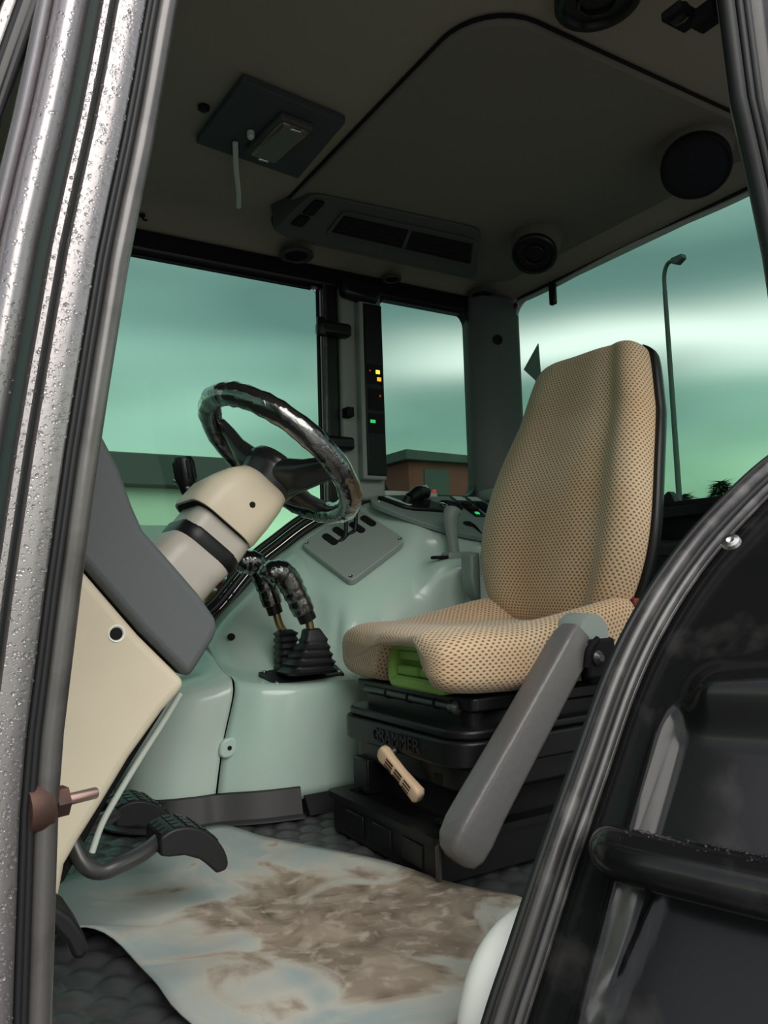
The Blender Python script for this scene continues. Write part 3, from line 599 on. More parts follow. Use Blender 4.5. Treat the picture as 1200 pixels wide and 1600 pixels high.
def gear_lever(label, base, lv, stalk, grip, rad):
    t = thing('gear_lever', base, label, 'lever', 'wrapped gear levers')
    gaiter('gaiter', base, lv, 'rubber', t)
    tube('stalk', stalk, .0095, 'brass', t, seg=12)
    g = tube('grip', grip, rad, 'black', t, seg=16)
    cp = catmull(grip, 6)[4:]; rs = lerp_list(rad, len(catmull(grip,6)))[4:]; random.seed(3)
    tube('plastic_wrap', cp, [r+.004+.0035*random.random() for r in rs], 'wrap', g, seg=14, smooth=0)
    return t
lv1 = []
for k in range(5):
    s = 1-.13*k; lv1 += [(.062*s,.046*s,.004+.017*k,.004*k),(.066*s,.049*s,.010+.017*k,.004*k),(.056*s,.040*s,.017+.017*k,.004*k)]
lv1 += [(.020,.018,.100,.012),(.016,.015,.104,.012)]
gear_lever('front gear lever, its curved grip wrapped in clear plastic, square gaiter', (0.792,1.049,0.29), lv1, [(0.803,1.049,0.379),(0.799,1.049,0.406),(0.792,1.049,0.429)], [(0.796,1.049,0.413),(0.781,1.049,0.443),(0.762,1.049,0.481),(0.742,1.049,0.514),(0.718,1.049,0.526),(0.697,1.049,0.519),(0.69,1.049,0.511)], [.021,.021,.022,.023,.024,.021,.010])
lv2 = []
for k in range(6):
    lv2 += [(.022,.022,.004+.016*k,.0),(.027,.027,.011+.016*k,.0)]
lv2 += [(.013,.013,.100,0)]
gear_lever('second gear lever behind it with bellows gaiter and brassy bent stalk', (0.777,1.134,0.29), lv2, [(0.775,1.134,0.382),(0.762,1.134,0.401),(0.754,1.134,0.429),(0.75,1.134,0.453)], [(0.752,1.134,0.429),(0.741,1.134,0.462),(0.728,1.134,0.5),(0.713,1.134,0.536),(0.688,1.134,0.553),(0.661,1.134,0.55),(0.652,1.134,0.545)], [.018,.019,.020,.022,.023,.020,.009])

# ------------------------------------------------------------------ dashboard, column, wheel
da = thing('dashboard_pedestal',(.2,.725,0),'beige dashboard pedestal with dark grey padded top','dashboard')
def slab(name, poly, y0, y1, m, parent, bev, seg=5):
    n = len(poly); vs = []; 
    for y in (y0,y1): vs += [V((x,y,z)) for x,z in poly]
    fs = [tuple(range(n))[::-1],tuple(range(n,2*n))]+[(i,(i+1)%n,n+(i+1)%n,n+i) for i in range(n)]
    return mesh(name, vs, fs, m, parent, bevel=bev, seg=seg, sharp=60)
padp = [(-.10,.78),(.10,.79),(.185,.765),(.222,.705),(.243,.664),(.262,.610),(.276,.578),(.318,.530),(.352,.490),(.376,.455),(.381,.440),(.374,.424),(.352,.392),(.337,.371),(.272,.440),(.205,.522),(.10,.655),(-.10,.70)]
slab('padded_top',padp,.478,.972,'pad',da,.012,4)
beip = [(.205,.516),(.27,.436),(.336,.366),(.322,.350),(.302,.331),(.258,.276),(.220,.218),(.195,.182),(.178,.155),(.168,.10),(.160,.0),(-.10,.0),(-.10,.695),(.09,.655)]
low = slab('pedestal_body',beip,.481,.969,'beige',da,.013,4)
lathe('side_hole',[(.0125,-.002),(.011,.0012),(.0095,.0008),(.0085,-.001)],(.240,.4808,.440),(0,-1,0),'white',low,seg=24)
lathe('hole_bore',[(.0082,0),(.0082,.0008),(.007,.001)],(.2395,.4805,.440),(0,-1,0),'blackm',low,seg=20)
slab('black_backing',[(.330,.350),(.338,.340),(.30,.285),(.245,.205),(.19,.11),(.178,.10),(.20,.16),(.25,.255),(.30,.325)],.56,.93,'blackm',da,.004,2)
hs = tag(tube('pale_trim_hose',[(.345,.545,.345),(.318,.545,.305),(.286,.545,.260),(.256,.545,.215),(.235,.545,.180),(.222,.545,.145)],.0045,'strip',seg=10),'thin pale curved trim strip below the pedestal edge','trim strip')
# column along an inclined axis
HUB = V((.572,.725,.700)); AX = V((.644,0,.765)); UPP = V((-.765,0,.644)); YY = V((0,1,0))
def col_pt(t, a, b): return HUB-AX*t+YY*a+UPP*b              # t below the hub, a across, b perpendicular
sc = thing('steering_column',tuple(col_pt(.30,0,0)),'beige adjustable steering column with a black strap','steering column')
def col_loft(name, secs, m, parent, r=.6):
    rws = [[col_pt(t, x, y+ob) for x,y in rrect(-w,w,-h,h,min(w,h)*r,5)] for t,w,h,ob in secs]
    return grid_mesh(name, rws, m, parent, closed_u=True, caps=True, sharp=45)
col_loft('column_tube',[(.330,.080,.060,.030),(.235,.078,.060,.026),(.208,.074,.060,.021),(.204,.070,.058,.020)],'beiged',sc)
col_loft('strap',[(.206,.0715,.0615,.018),(.200,.073,.0625,.018),(.184,.073,.0625,.018),(.180,.0705,.0605,.018)],'black',sc)
col_loft('column_sleeve',[(.182,.0685,.0585,.018),(.150,.067,.058,.019),(.100,.062,.054,.020),(.09,.05,.05,.020)],'beiged',sc,.45)
cw = col_loft('cowl',[(.148,.079,.066,.026),(.140,.080,.068,.026),(.100,.078,.068,.024),(.060,.070,.060,.016),(.036,.058,.050,.008),(.030,.048,.042,.005)],'beige',sc,.55)
col_loft('cowl_gap',[(.1495,.072,.060,.025),(.1475,.0755,.063,.026)],'blackm',cw,.55)
lathe('cowl_hole',[(.0055,0),(.0055,.0012),(.004,.0015)],col_pt(.095,-.0772,.012),(0,-1,0),'blackm',cw,seg=14)
tube('stalk',[col_pt(.10,.04,.06),col_pt(.105,.06,.085),col_pt(.105,.085,.115)],.006,'chrome',sc,seg=8)
kd = V((-.16,0,1)).normalized()
knob = lathe('stalk_knob',[(.008,-.012),(.013,.0),(.016,.012),(.0185,.020),(.0185,.058),(.016,.064),(.002,.066)],V((.438,.80,.672)),kd,'black',sc,seg=28)
d_,s_,u_ = frame_of(kd)
for k in range(12):
    a = 2*PI*k/12; q = V((.438,.80,.672))+(s_*math.cos(a)+u_*math.sin(a))*.0185
    tube('knob_rib',[q+kd*.022,q+kd*.056],.0017,'black',knob,seg=5,smooth=0)

st_ = thing('steering_wheel',tuple(HUB),'black three spoke steering wheel still wrapped in clear plastic','steering wheel')
WC = HUB+AX*.045+V((-.014,0,0)); R = .158
rim = [WC+(UPP*math.cos(a)+YY*math.sin(a))*R for a in [2*PI*k/72 for k in range(72)]]
ro = tube('rim',rim,.0190,'wheel',st_,seg=18,closed=True)
random.seed(5)
wr_ps = rim; rv = [.0203+.0028*abs(math.sin(k*1.9)+.6*math.sin(k*.77))*.6 for k in range(72)]
vv, ff = tubeg(wr_ps, rv, 18, True); mesh('plastic_wrap', vv, ff, 'wrap', ro)
def hp(t, a, b): return HUB+AX*t+YY*a+UPP*b
rws = [[hp(t, x, y) for x,y in [(w*math.cos(2*PI*k/28), w*math.sin(2*PI*k/28)) for k in range(28)]] for t,w in ((-.045,.046),(-.030,.050),(-.008,.057),(.010,.060),(.024,.053),(.031,.034),(.032,.004))]
grid_mesh('hub',rws,'wheel',st_,closed_u=True,caps=True,sharp=60)
for ang in (46,158,250):
    a = math.radians(ang); dr = UPP*math.cos(a)+YY*math.sin(a); sd = AX.cross(dr).normalized()
    rws = []
    for f,t,w,h in ((.02,.000,.040,.026),(.05,.002,.036,.024),(.085,.014,.029,.018),(.12,.032,.024,.014),(.148,.042,.026,.012),(.156,.044,.026,.010)):
        c = HUB+dr*f+AX*t; rws.append([c+sd*x+AX*y for x,y in rrect(-w,w,-h,h,h*.8,4)])
    grid_mesh('spoke',rws,'wheel',st_,closed_u=True,caps=True,sharp=50)

# ------------------------------------------------------------------ pedals
def pedal(label, c, y0, y1, rod):
    t = thing('pedal', c, label, 'pedal', 'studded brake pedals')
    x, z = c[0], c[2]
    top = [(-.048,.022),(-.030,.030),(-.008,.030),(.014,.022),(.034,.006),(.048,-.014),(.054,-.034),(.050,-.044)]
    bot = [(.036,-.046),(.026,-.034),(.010,-.020),(-.012,-.010),(-.034,-.008),(-.048,-.004)]
    tp_ = [(p.x,p.z) for p in catmull([(a,0,b) for a,b in top],3)]
    slab('pad',[(x+a,z+b) for a,b in tp_+bot],y0,y1,'rubber',t,.004,2)
    for i in range(5):
        for j in range(4):
            a = -.040+.019*i; b = interp(top,a); yy = y0+.012+(y1-y0-.024)*j/3
            sl_ = (interp(top,a+.006)-interp(top,a-.006))/.012
            obox('stud',(x+a,yy,z+b+.0008),(1,0,sl_),.0055,(0,1,0),.0060,(-sl_,0,1),.0014,'black',t,bevel=0)
    tube('arm',rod,.0115,'steel',t,seg=12)
    return t
pedal('nearer studded brake pedal on a bent black rod',(.368,.605,.118),.565,.645,[(.330,.60,.128),(.300,.575,.122),(.262,.555,.118),(.235,.55,.116),(.215,.55,.128),(.202,.56,.155),(.19,.58,.20)])
pedal('farther studded brake pedal beside the console kick strip',(.338,.760,.128),.715,.80,[(.300,.73,.140),(.262,.70,.142),(.225,.67,.145),(.20,.65,.16),(.17,.64,.20)])
cl = thing('clutch_pedal',(.18,.45,.09),'rounded dark pedal edge at the lower left beside the door post','pedal')
slab('pad',[(.120,.150),(.150,.142),(.172,.122),(.186,.098),(.191,.080),(.184,.070),(.174,.074),(.166,.094),(.150,.116),(.120,.128)],.40,.475,'rubber',cl,.006,3)
tube('arm',[(.15,.44,.115),(.10,.46,.09),(.05,.48,.12)],.012,'steel',cl,seg=10)

# ------------------------------------------------------------------ dirty paper sheet on the floor
edge = [(.213,.855),(.30,.89),(.40,.935),(.50,.962),(.562,.976),(.60,.88),(.65,.775),(.703,.671),(.735,.58),(.757,.485),(.78,.42),(.812,.355),(.745,.30),(.68,.235),(.60,.165),(.525,.10),(.40,.10),(.315,.20),(.278,.33),(.272,.43),(.258,.53),(.225,.60),(.192,.635),(.195,.74)]
ecx, ecy = .47,.54
ring_n = 14; rws = []
ep = catmull([(a,b,0) for a,b in edge+[edge[0]]],4)[:-1]
for k in range(ring_n+1):
    f = .0005+.9995*k/ring_n; r_ = []
    for p in ep:
        x = ecx+(p.x-ecx)*f; y = ecy+(p.y-ecy)*f
        z = .006+.004*math.sin(x*23+y*9)*math.sin(y*17-x*6)+.003*f*f
        lift = math.exp(-((x-.23)**2+(y-.58)**2)/.006)*.022+math.exp(-((x-.30)**2+(y-.36)**2)/.010)*.003+math.exp(-((x-.45)**2+(y-.93)**2)/.01)*.01
        r_.append(V((x,y,max(z,.002)+lift*f)))
    rws.append(r_)
pm = grid_mesh('paper_floor_sheet',rws,'paper',closed_u=True,caps=False,solid=.0025)
tag(pm,'muddy blue grey paper sheet spread over the quilted floor','floor sheet')

# ------------------------------------------------------------------ seat
se = thing('driver_seat',(1.0,.70,0),'beige dotted fabric driver seat on a black suspension base','seat')
CY = .70
# cushion
def sgn(v): return 1 if v >= 0 else -1
NU, NV = 96, 64; rws = []; us = []; vlen = []
for i in range(NV+1):
    t = -1+2*i/NV; t = math.sin(t*PI/2)*.35+t*.65
    e = max(0.0, 1-abs(t)**5.0)**(1/3.2); row = []
    x0, x1 = .778, 1.315; xc = (x0+x1)/2; x = xc+(x1-x0)/2*t
    hw = .245*(.80+.20*e)*(1-.10*max(0,t))
    for j in range(NU):
        a = 2*PI*j/NU; ca, sa = math.cos(a), math.sin(a)
        yn = sgn(ca)*abs(ca)**.55; y = yn*hw
        bol = max(0, abs(yn)-.45)/.55
        top = .402+.125*bol**1.1*(1-.30*bol)*max(.25,min(1,.55+.75*t))+.022*max(0,-t)**2*(1-bol)*(1-max(0,-t)**6)
        notch = 1/(1+math.exp(-(.095-abs(y+.065))/.010)) if t < -.2 else 0
        notch *= max(0,min(1,(-.45-t)/.12)) if t > -.6 else 1
        bot = .292-.012*bol; bot = bot*(1-notch)+.374*notch
        mid = (top+bot)/2; hz = (top-bot)/2*(.42+.58*e)
        z = mid+hz*sgn(sa)*abs(sa)**.55
        xx = x + (.030*(1-bol)*0) - .018*math.cos(yn*PI/2)*max(0,-t)*0
        xx += (-.022*bol+.0)*max(0,-t)**3 + .055*max(0,-t)**3*max(0,yn)      # the far front corner is rounded back
        row.append(V((xx, CY+y, z)))
    rws.append(row)
mid = rws[NV//2]; per = [0]
for j in range(NU): per.append(per[-1]+(mid[(j+1)%NU]-mid[j]).length)
al = [0]
for i in range(NV): al.append(al[-1]+max((rws[i+1][NU//4]-rws[i][NU//4]).length, (rws[i+1][0]-rws[i][0]).length))
cu = grid_mesh('cushion',rws,'fabric',se,closed_u=True,caps=True,uv=lambda i,j: (al[i], per[j]))
# backrest
def sstep0(a,b,x):
    t = max(0,min(1,(x-a)/(b-a))); return t*t*(3-2*t)
NB, NW = 96, 72; rws = []; axb = V((.245,0,.97)).normalized(); nb = V((-.97,0,.245)).normalized(); B0 = V((1.238,CY+.020,.385)); HB = .668
wtab = [(0,.135),(.04,.175),(.12,.212),(.25,.240),(.40,.243),(.60,.222),(.80,.190),(.93,.168),(.975,.155),(1,.13)]
wt = catmull([(a,0,b) for a,b in wtab],5); wt = [(p.x,p.z) for p in wt]
shell_rows = []
for i in range(NW+1):
    t = i/NW; t = .5-.5*math.cos(PI*t)*.9-.0 if False else t
    t = (math.sin((t-.5)*PI)*.5+.5)*.4+t*.6
    hw = interp(wt, t); e = max(0.0,1-abs(2*t-1)**9)**(1/3.0)
    cen = B0+axb*(HB*t)+nb*(.028*math.sin(PI*min(1,t/.75))-.018)
    row, srow = [], []
    th = .050*(.35+.65*e)
    for j in range(NB):
        a = 2*PI*j/NB; ca, sa = math.cos(a), math.sin(a)
        yn = sgn(ca)*abs(ca)**.62; y = yn*hw
        f = th*sgn(sa)*abs(sa)**.6
        bol = max(0,abs(yn)-.62)/.38 if yn < 0 else sstep0(.15,1.0,yn)*.75
        if sa > 0: f += (.030*math.sin(min(1,bol*1.3)*PI/2)-(.014 if yn < 0 else 0)*math.exp(-((abs(yn)-.60)/.16)**2)) * (1-.55*t)*e*(abs(sa)**.6)
        if t > .9: y *= 1
        row.append(cen+V((0,y,0))+nb*f)
    rws.append(row)
    srow = [cen+V((0,(hw+.008)*math.cos(a),0))-nb*(.018+.075*math.sin(a)**.6*(.4+.6*e)) for a in [PI*k/24 for k in range(25)]]
    shell_rows.append(srow)
mid = rws[NW//2]; per2 = [0]
for j in range(NB): per2.append(per2[-1]+(mid[(j+1)%NB]-mid[j]).length)
al2 = [0]
for i in range(NW): al2.append(al2[-1]+(rws[i+1][NB//4]-rws[i][NB//4]).length)
bk = grid_mesh('backrest',rws,'fabric',se,closed_u=True,caps=True,uv=lambda i,j: (per2[j], al2[i]))
grid_mesh('back_shell',shell_rows,'black',se,solid=.008)
box('buckle',1.240,1.258,.478,.492,.430,.450,'redd',se,bevel=.004)
# green cushion insert
gi = thing('green_seat_insert',(.83,.615,.34),'bright green plastic tray set into the front of the cushion','tray')
box('tray_body',.83,.93,.527,.713,.300,.390,'green',gi,bevel=.006)
fr_o = [(y,z) for y,z in rrect(.523,.717,.296,.394,.022,5)]; fr_i = rrect(.540,.700,.318,.368,.006,5)
ring('tray_frame',fr_o,fr_i,YZ,.806,.836,'green',gi)
for k in (0,1):
    y0 = .543+.079*k; box('tray_louvre',.818,.835,y0,y0+.075,.347,.366,'green',gi,bevel=.003)
    box('tray_step',.812,.835,y0,y0+.075,.318,.338,'green',gi,bevel=.004)
box('tray_lip',.803,.84,.535,.705,.296,.316,'green',gi,bevel=.005)
# suspension
sb = thing('seat_suspension',(.95,.68,0),'black seat suspension housing lettered on its front, below the cushion','seat base')
def plan(name, x0,x1,y0,y1,r,z0,z1,m,bev=.006,par=None): return prism(name, rrect(x0,x1,y0,y1,r,6), XY, z0,z1,m,par or sb,bevel=bev,seg=3)
plan('seat_rail_plate',.835,1.26,.49,.90,.015,.268,.292,'black',.004)
tube('rail_rod',[(.838,.55,.272),(.838,.70,.273),(.838,.86,.274)],.009,'steel',sb,seg=12,smooth=0)
for y in (.60,.69,.77): lathe('rail_clip',[(.0105,-.003),(.0105,.003)],(.838,y,.272),(0,1,0),'blackm',sb,seg=12)
lathe('rail_end',[(.012,0),(.014,.006),(.014,.018),(.008,.024)],(.838,.555,.272),(0,-1,0),'steel',sb,seg=14)
plan('deck_plate',.842,1.25,.505,.885,.03,.226,.270,'black',.008)
plan('housing_lid',.800,1.26,.478,.905,.055,.222,.240,'black',.006)
hou = plan('main_housing',.792,1.265,.470,.912,.060,.176,.222,'black',.005)
plan('housing_skirt',.815,1.25,.49,.895,.05,.128,.178,'black',.008)
plan('black_bellows',.84,1.22,.52,.87,.03,.05,.13,'blackm',.004)  # matt black bellows between the floor box and the housing skirt
box('housing_vent',.8135,.818,.56,.585,.135,.155,'blackm',sb,bevel=.001)
for x in (.85,.885): lathe('side_bolt',[(.008,0),(.007,.004),(.001,.005)],(x,.4705,.199),(0,-1,0),'steel',hou,seg=12)
cu_ = bpy.data.curves.new('lettering','FONT'); cu_.body = 'GRAMMER'; cu_.size = .036; cu_.extrude = .0012; cu_.bevel_depth = .0003; cu_.align_x = 'CENTER'; cu_.align_y = 'CENTER'
to = bpy.data.objects.new('lettering_curve', cu_); col.objects.link(to); bpy.context.view_layer.update()
tm = bpy.data.meshes.new_from_object(to.evaluated_get(bpy.context.evaluated_depsgraph_get())); bpy.data.objects.remove(to)
vs = [V((.7905,.676-v.co.x*.98,.199+v.co.y))-V((v.co.z,0,0)) for v in tm.vertices]; fs = [tuple(p.vertices) for p in tm.polygons]
lt = mesh('lettering',vs,fs,'black',hou,smooth=False); lt['label'] = 'raised black letters GRAMMER'
# base box on the floor
fb = thing('seat_floor_box',(.95,.68,0),'black sheet metal floor box under the seat suspension','seat base')
prism('box_shell',rrect(.750,1.20,.485,.862,.012,3),XY,.0,.070,'black',fb,bevel=.004)
ring('box_rim',rrect(.742,1.205,.478,.870,.014,4),rrect(.775,1.18,.51,.84,.012,4),XY,.066,.078,'black',fb)
for k in range(3):
    y0 = .53+.10*k; box('pressed_rib',.7465,.7515,y0,y0+.065,.015,.055,'black',fb,bevel=.002)
box('corner_edge',.745,.753,.480,.490,.002,.070,'steel',fb,bevel=.002)
for x,y in ((.80,.80),(.80,.55),(.88,.50)): lathe('box_bolt',[(.009,0),(.009,.006),(.005,.008)],(x,y,.078),(0,0,1),'black',fb,seg=6)
box('stand_post',.80,.86,.80,.86,.07,.14,'black',fb,bevel=.004)
# tan adjusting lever
tl = thing('adjusting_lever',(.79,.66,.14),'tan plastic adjusting lever below the lettered housing','lever')
A, B = V((.772,.690,.178)), V((.792,.600,.112)); d = (B-A).normalized(); s = V((-1,0,0)); s = (s-d*s.dot(d)).normalized(); u = d.cross(s).normalized()
Lh = (B-A).length
rws = []
for f,w,h in ((-.06,.006,.006),(-.03,.014,.008),(.05,.017,.010),(.25,.0145,.009),(.55,.0135,.009),(.85,.0155,.010),(.97,.016,.011),(1.02,.010,.008)):
    c = A+(B-A)*f; rws.append([c+u*x+s*y for x,y in rrect(-w,w,-h,h,min(w,h)*.7,4)])
gp = grid_mesh('grip',rws,'tan',tl,closed_u=True,caps=True,sharp=60)
for k in range(3):
    q = -.007+.007*k
    for a0,a1 in ((.18,.36),(.42,.60),(.66,.84)):
        c0, c1 = A+(B-A)*a0+u*q+s*.0092, A+(B-A)*a1+u*q+s*.0092
        obox('groove',(c0+c1)/2,d,(c1-c0).length/2,u,.0014,s,.0012,'rust',gp,bevel=0)
tube('lever_shaft',[A+d*.008,A+V((.03,-.012,.004)),A+V((.06,-.02,.006))],.007,'steel',tl,seg=10)
# folded armrest
A, B = V((1.038,.432,.402)), V((.742,.432,.066)); d = (B-A).normalized(); n_ = V((-d.z,0,d.x)); 
if n_.x > 0: n_ = -n_
rws = []
for f,w,h,o_ in ((.02,.024,.022,.004),(.06,.030,.026,.002),(.12,.033,.028,0),(.5,.034,.029,0),(.80,.036,.030,.0),(.90,.038,.030,-.002),(.96,.036,.028,-.004),(.995,.030,.022,-.006),(1.01,.018,.014,-.006)):
    c = A+(B-A)*f+n_*o_; rws.append([c+n_*x+V((0,1,0))*y for x,y in rrect(-w,w,-h,h,.012,4)])
ar = grid_mesh('armrest',rws,'arm',se,closed_u=True,caps=True,sharp=55); ar['label'] = 'dark textured grey armrest hanging down past the cushion'
lathe('arm_cap',[(.036,-.03),(.038,-.026),(.038,.026),(.036,.030)],(1.052,.440,.392),(0,1,0),'panelg',ar,seg=32)
box('hinge_block',1.03,1.10,.405,.425,.315,.385,'blackm',ar,bevel=.006)
lathe('hinge_bolt',[(.013,0),(.013,.006),(.009,.010),(.006,.014),(.001,.014)],(1.050,.406,.352),(0,-1,0),'steel',ar,seg=18)
tube('torn_edge',[(1.018,.4,.338),(1.022,.398,.362),(1.030,.398,.374),(1.048,.398,.386)],.006,'blackm',ar,seg=7)
box('hinge_arm',1.06,1.22,.43,.46,.30,.345,'blackm',ar,bevel=.008)

# ------------------------------------------------------------------ near side: front post, rear post, wheel arch seal, fender
POST = [(-.35,.090),(.15,.090),(.247,.092),(.375,.095),(.51,.110),(.614,.123),(.757,.144),(.868,.165),(.984,.183),(1.1,.204),(1.25,.232),(1.5,.280)]
def post_x(z): return interp(POST, z)
zs = [-.35+.05*k for k in range(38)]
def spread(z): return 1.0
def post_sweep(name, prof, m, parent, closed=True):
    rws = [[V((post_x(z)+a*spread(z), b, z)) for a,b in prof] for z in zs]
    return grid_mesh(name, rws, m, parent, closed_u=closed, caps=closed, sharp=50)
def circ(cx, cy, r, n=14): return [(cx+r*math.cos(2*PI*k/n), cy+r*math.sin(2*PI*k/n)) for k in range(n)]
wl = thing('wall_left',(.1,0,0),'wet dark front door post at the left of the opening','wall',kind='structure')
post_sweep('inner_seal',circ(-.0085,.004,.0088),'sealp',wl)
post_sweep('seal_lip',circ(-.0185,-.002,.0028,10),'rubber',wl)
post_sweep('outer_seal',circ(-.0225,-.002,.0030,10),'rubber',wl)
post_sweep('flat_band',[(-.025,.02),(-.026,-.008),(-.028,-.010),(-.037,-.0115),(-.046,-.011),(-.048,-.008),(-.049,.02)],'paint',wl)
post_sweep('ridge_band',[(-.0505,.02),(-.0508,-.009),(-.053,-.012),(-.057,-.012),(-.059,-.009),(-.060,.02)],'paint',wl)
post_sweep('dark_groove',[(-.048,.02),(-.048,-.001),(-.069,-.001),(-.069,.02)],'groove',wl)
rb = [(-.066,.03)]+[(-.0785+.0125*math.cos(PI*k/14), -.020*math.sin(PI*k/14)) for k in range(15)]+[(-.091,.03)]
post_sweep('round_band',rb,'paint',wl)
post_sweep('bright_trim',[(-.090,.03),(-.091,-.004),(-.096,-.010),(-.101,-.004),(-.102,.03)],'brightt',wl)
random.seed(11); dp = []
for k in range(3600):
    z = random.uniform(.15,1.12); a = random.choice((random.uniform(-.047,-.027),random.uniform(-.047,-.027),random.uniform(-.058,-.052))); dp.append(((post_x(z)+a,-.0118,z),(0,-1,0)))
for k in range(1500):
    z = random.uniform(.3,1.12); q = random.uniform(.12,.85)*PI; dp.append(((post_x(z)-.0785+.0125*math.cos(q),-.020*math.sin(q),z),(math.cos(q),-math.sin(q),0)))
drops('rain_drops',dp,wl,.0005,.0016)
# windscreen edge and arm beyond the post
wsn = thing('windscreen_edge',(.05,.05,.9),'wet black windscreen edge strips at the top left beyond the post','windscreen')
tube('edge_strip',[(-.03,.02,.62),(.02,.02,.76),(.058,.02,.90),(.105,.02,1.08)],.009,'gloss',wsn,seg=10)
tube('bead_strip',[(-.045,.04,.62),(.008,.04,.76),(.046,.04,.90),(.092,.04,1.08)],.012,'paint',wsn,seg=10)
tube('wiper_rod',[(-.06,.03,.66),(.0,.03,.80),(.034,.03,.90),(.085,.03,1.06)],.004,'black',wsn,seg=8)
mesh('dark_pane',[(-.4,.06,.5),(-.06,.06,.62),(.03,.06,.90),(.08,.06,1.10),(.10,.06,1.3),(-.4,.06,1.3),(-.4,.065,.5),(-.06,.065,.62),(.03,.065,.90),(.08,.065,1.10),(.10,.065,1.3),(-.4,.065,1.3)],[(0,1,2,3,4,5),(11,10,9,8,7,6)]+[(i,i+6,(i+1)%6+6,(i+1)%6) for i in range(6)],'gloss',wsn,smooth=False)
dp = []
for k in range(500):
    f = random.random(); z = .74+.34*f; x = interp([(.62,-.045),(.76,.008),(.90,.046),(1.08,.092)],z); q = random.uniform(.2,.8)*PI
    dp.append(((x+.012*math.cos(q),.04-.012*math.sin(q),z),(math.cos(q),-math.sin(q),0)))
drops('rain_drops',dp,wsn,.0006,.0016)
# rusty striker bolt
sk = thing('striker_bolt',(.1,.02,.35),'rusty striker bolt with a bare pin on the front door post','bolt')
lathe('rusty_flange',[(.017,-.008),(.019,.0),(.017,.008),(.012,.010)],(.080,.008,.350),(1,.25,.02),'rust',sk,seg=18)
lathe('hex_nut',[(.011,0),(.011,.009)],(.092,.010,.350),(1,.25,.02),'rust',sk,seg=6)
lathe('pin',[(.0042,0),(.0042,.023),(.0035,.024)],(.100,.012,.350),(1,.25,.02),'pin',sk,seg=14)
lathe('pin_cap',[(.010,0),(.010,.012),(.007,.014)],(.080,.012,.382),(1,.25,.0),'beige',sk,seg=14)

# rear post of the door opening
rp = thing('door_post',(1.0,0,1.0),'black rear door post at the top right','door post')
RP = [(.62,1.03),(.80,1.015),(.943,.997),(1.04,.975),(1.14,.948),(1.28,.935),(1.50,.915)]
zr = [.62+.04*k for k in range(23)]
def rpost(name, prof, m): return grid_mesh(name,[[V((interp(RP,z)+a,b,z)) for a,b in prof] for z in zr],m,rp,closed_u=True,caps=True,sharp=50)
rpost('grey_seal',circ(.010,.004,.011),'rubber'); rpost('thin_lip',circ(.026,-.004,.006,10),'rubber'); rpost('outer_ridge',circ(.040,-.006,.007,10),'rubber')
rpost('post_body',[(.030,.03),(.044,-.002),(.060,-.014),(.10,-.018),(.14,-.010),(.15,.04)],'gloss')
hb_ = thing('door_stay_bracket',(.99,.1,1.34),'small black bracket under the headliner by the rear door post','bracket')
box('bracket_plate',.965,1.02,.09,.125,1.335,1.35,'blackm',hb_,bevel=.003); lathe('bracket_pivot',[(.012,-.012),(.014,0),(.012,.012)],(.985,.105,1.343),(0,1,0),'black',hb_,seg=16)
box('bracket_arm',1.00,1.03,.06,.10,1.32,1.348,'blackm',hb_,bevel=.004)
# wheel arch seal of the open door
ARCH_L = [(.36,-.12),(.405,-.02),(.461,.093),(.495,.152),(.540,.230),(.589,.309),(.643,.395),(.698,.461),(.769,.525),(.846,.579),(.959,.645),(1.05,.680),(1.2,.71)]
al_ = catmull([(x,0,z) for x,z in ARCH_L],5)
def arch_off(dn, y):
    o_ = []
    for i,p in enumerate(al_):
        d = (al_[min(i+1,len(al_)-1)]-al_[max(i-1,0)]).normalized(); nn = V((d.z,0,-d.x)); o_.append(p+nn*dn+V((0,y,0)))
    return o_
sl = thing('trim_1',(.5,0,.15),'ribbed black rubber seal along the near wheel arch','door seal',kind='structure')
for dn,y,r,m in ((.007,-.006,.0080,'seal'),(.0175,-.008,.0050,'rubber'),(.0265,-.009,.0064,'seal'),(.0355,-.008,.0038,'seal')):
    tube('seal_rib',arch_off(dn,y),r,m,sl,seg=10,smooth=0)
rws = [[a,b] for a,b in zip(arch_off(.0,.002),arch_off(.044,-.002))]
grid_mesh('seal_backing',rws,'rubber',sl,solid=.006)
# rear fender front face sweeping outwards
fe = thing('rear_fender',(.7,-.2,.1),'glossy black rear fender beside the open door','fender')
yv = [-.0045*k for k in range(45)]+[-.21,-.23,-.26,-.30,-.35,-.40,-.45]
def sstep(a,b,x):
    t = max(0,min(1,(x-a)/(b-a))); return t*t*(3-2*t)
base = []                                        # the arch line resampled finely
for a,b in zip(arch_off(.041,-.004), arch_off(.041,-.004)[1:]):
    for k in range(4): base.append(a+(b-a)*k/4)
rws = []
for i,p in enumerate(base):
    d = (base[min(i+3,len(base)-1)]-base[max(i-3,0)]).normalized(); nn = V((-d.z,0,d.x)); row = []
    for y in yv:
        q = -y; zf = p.z
        q1 = .040+.045*max(0,.33-zf); low = sstep(.37,.33,zf)
        h = .006*math.exp(-((q-q1)/.0045)**2)*low                        # rolled edge of the pocket
        h -= .014*sstep(q1+.003,q1+.016,q)*low                           # pressed pocket
        q2 = .060+.16*max(0,zf-.10); h += .007*math.exp(-((q-q2)/.0035)**2)*sstep(.235,.20,zf)
        h += .020*math.exp(-((zf-.375-.10*max(0,q-.05))/.022)**2)*sstep(.045,.085,q)   # shoulder roll
        row.append(p+V((.30*q,y,0))+nn*h)
    rws.append(row)
grid_mesh('fender_skin',rws,'gloss',fe,solid=.004)
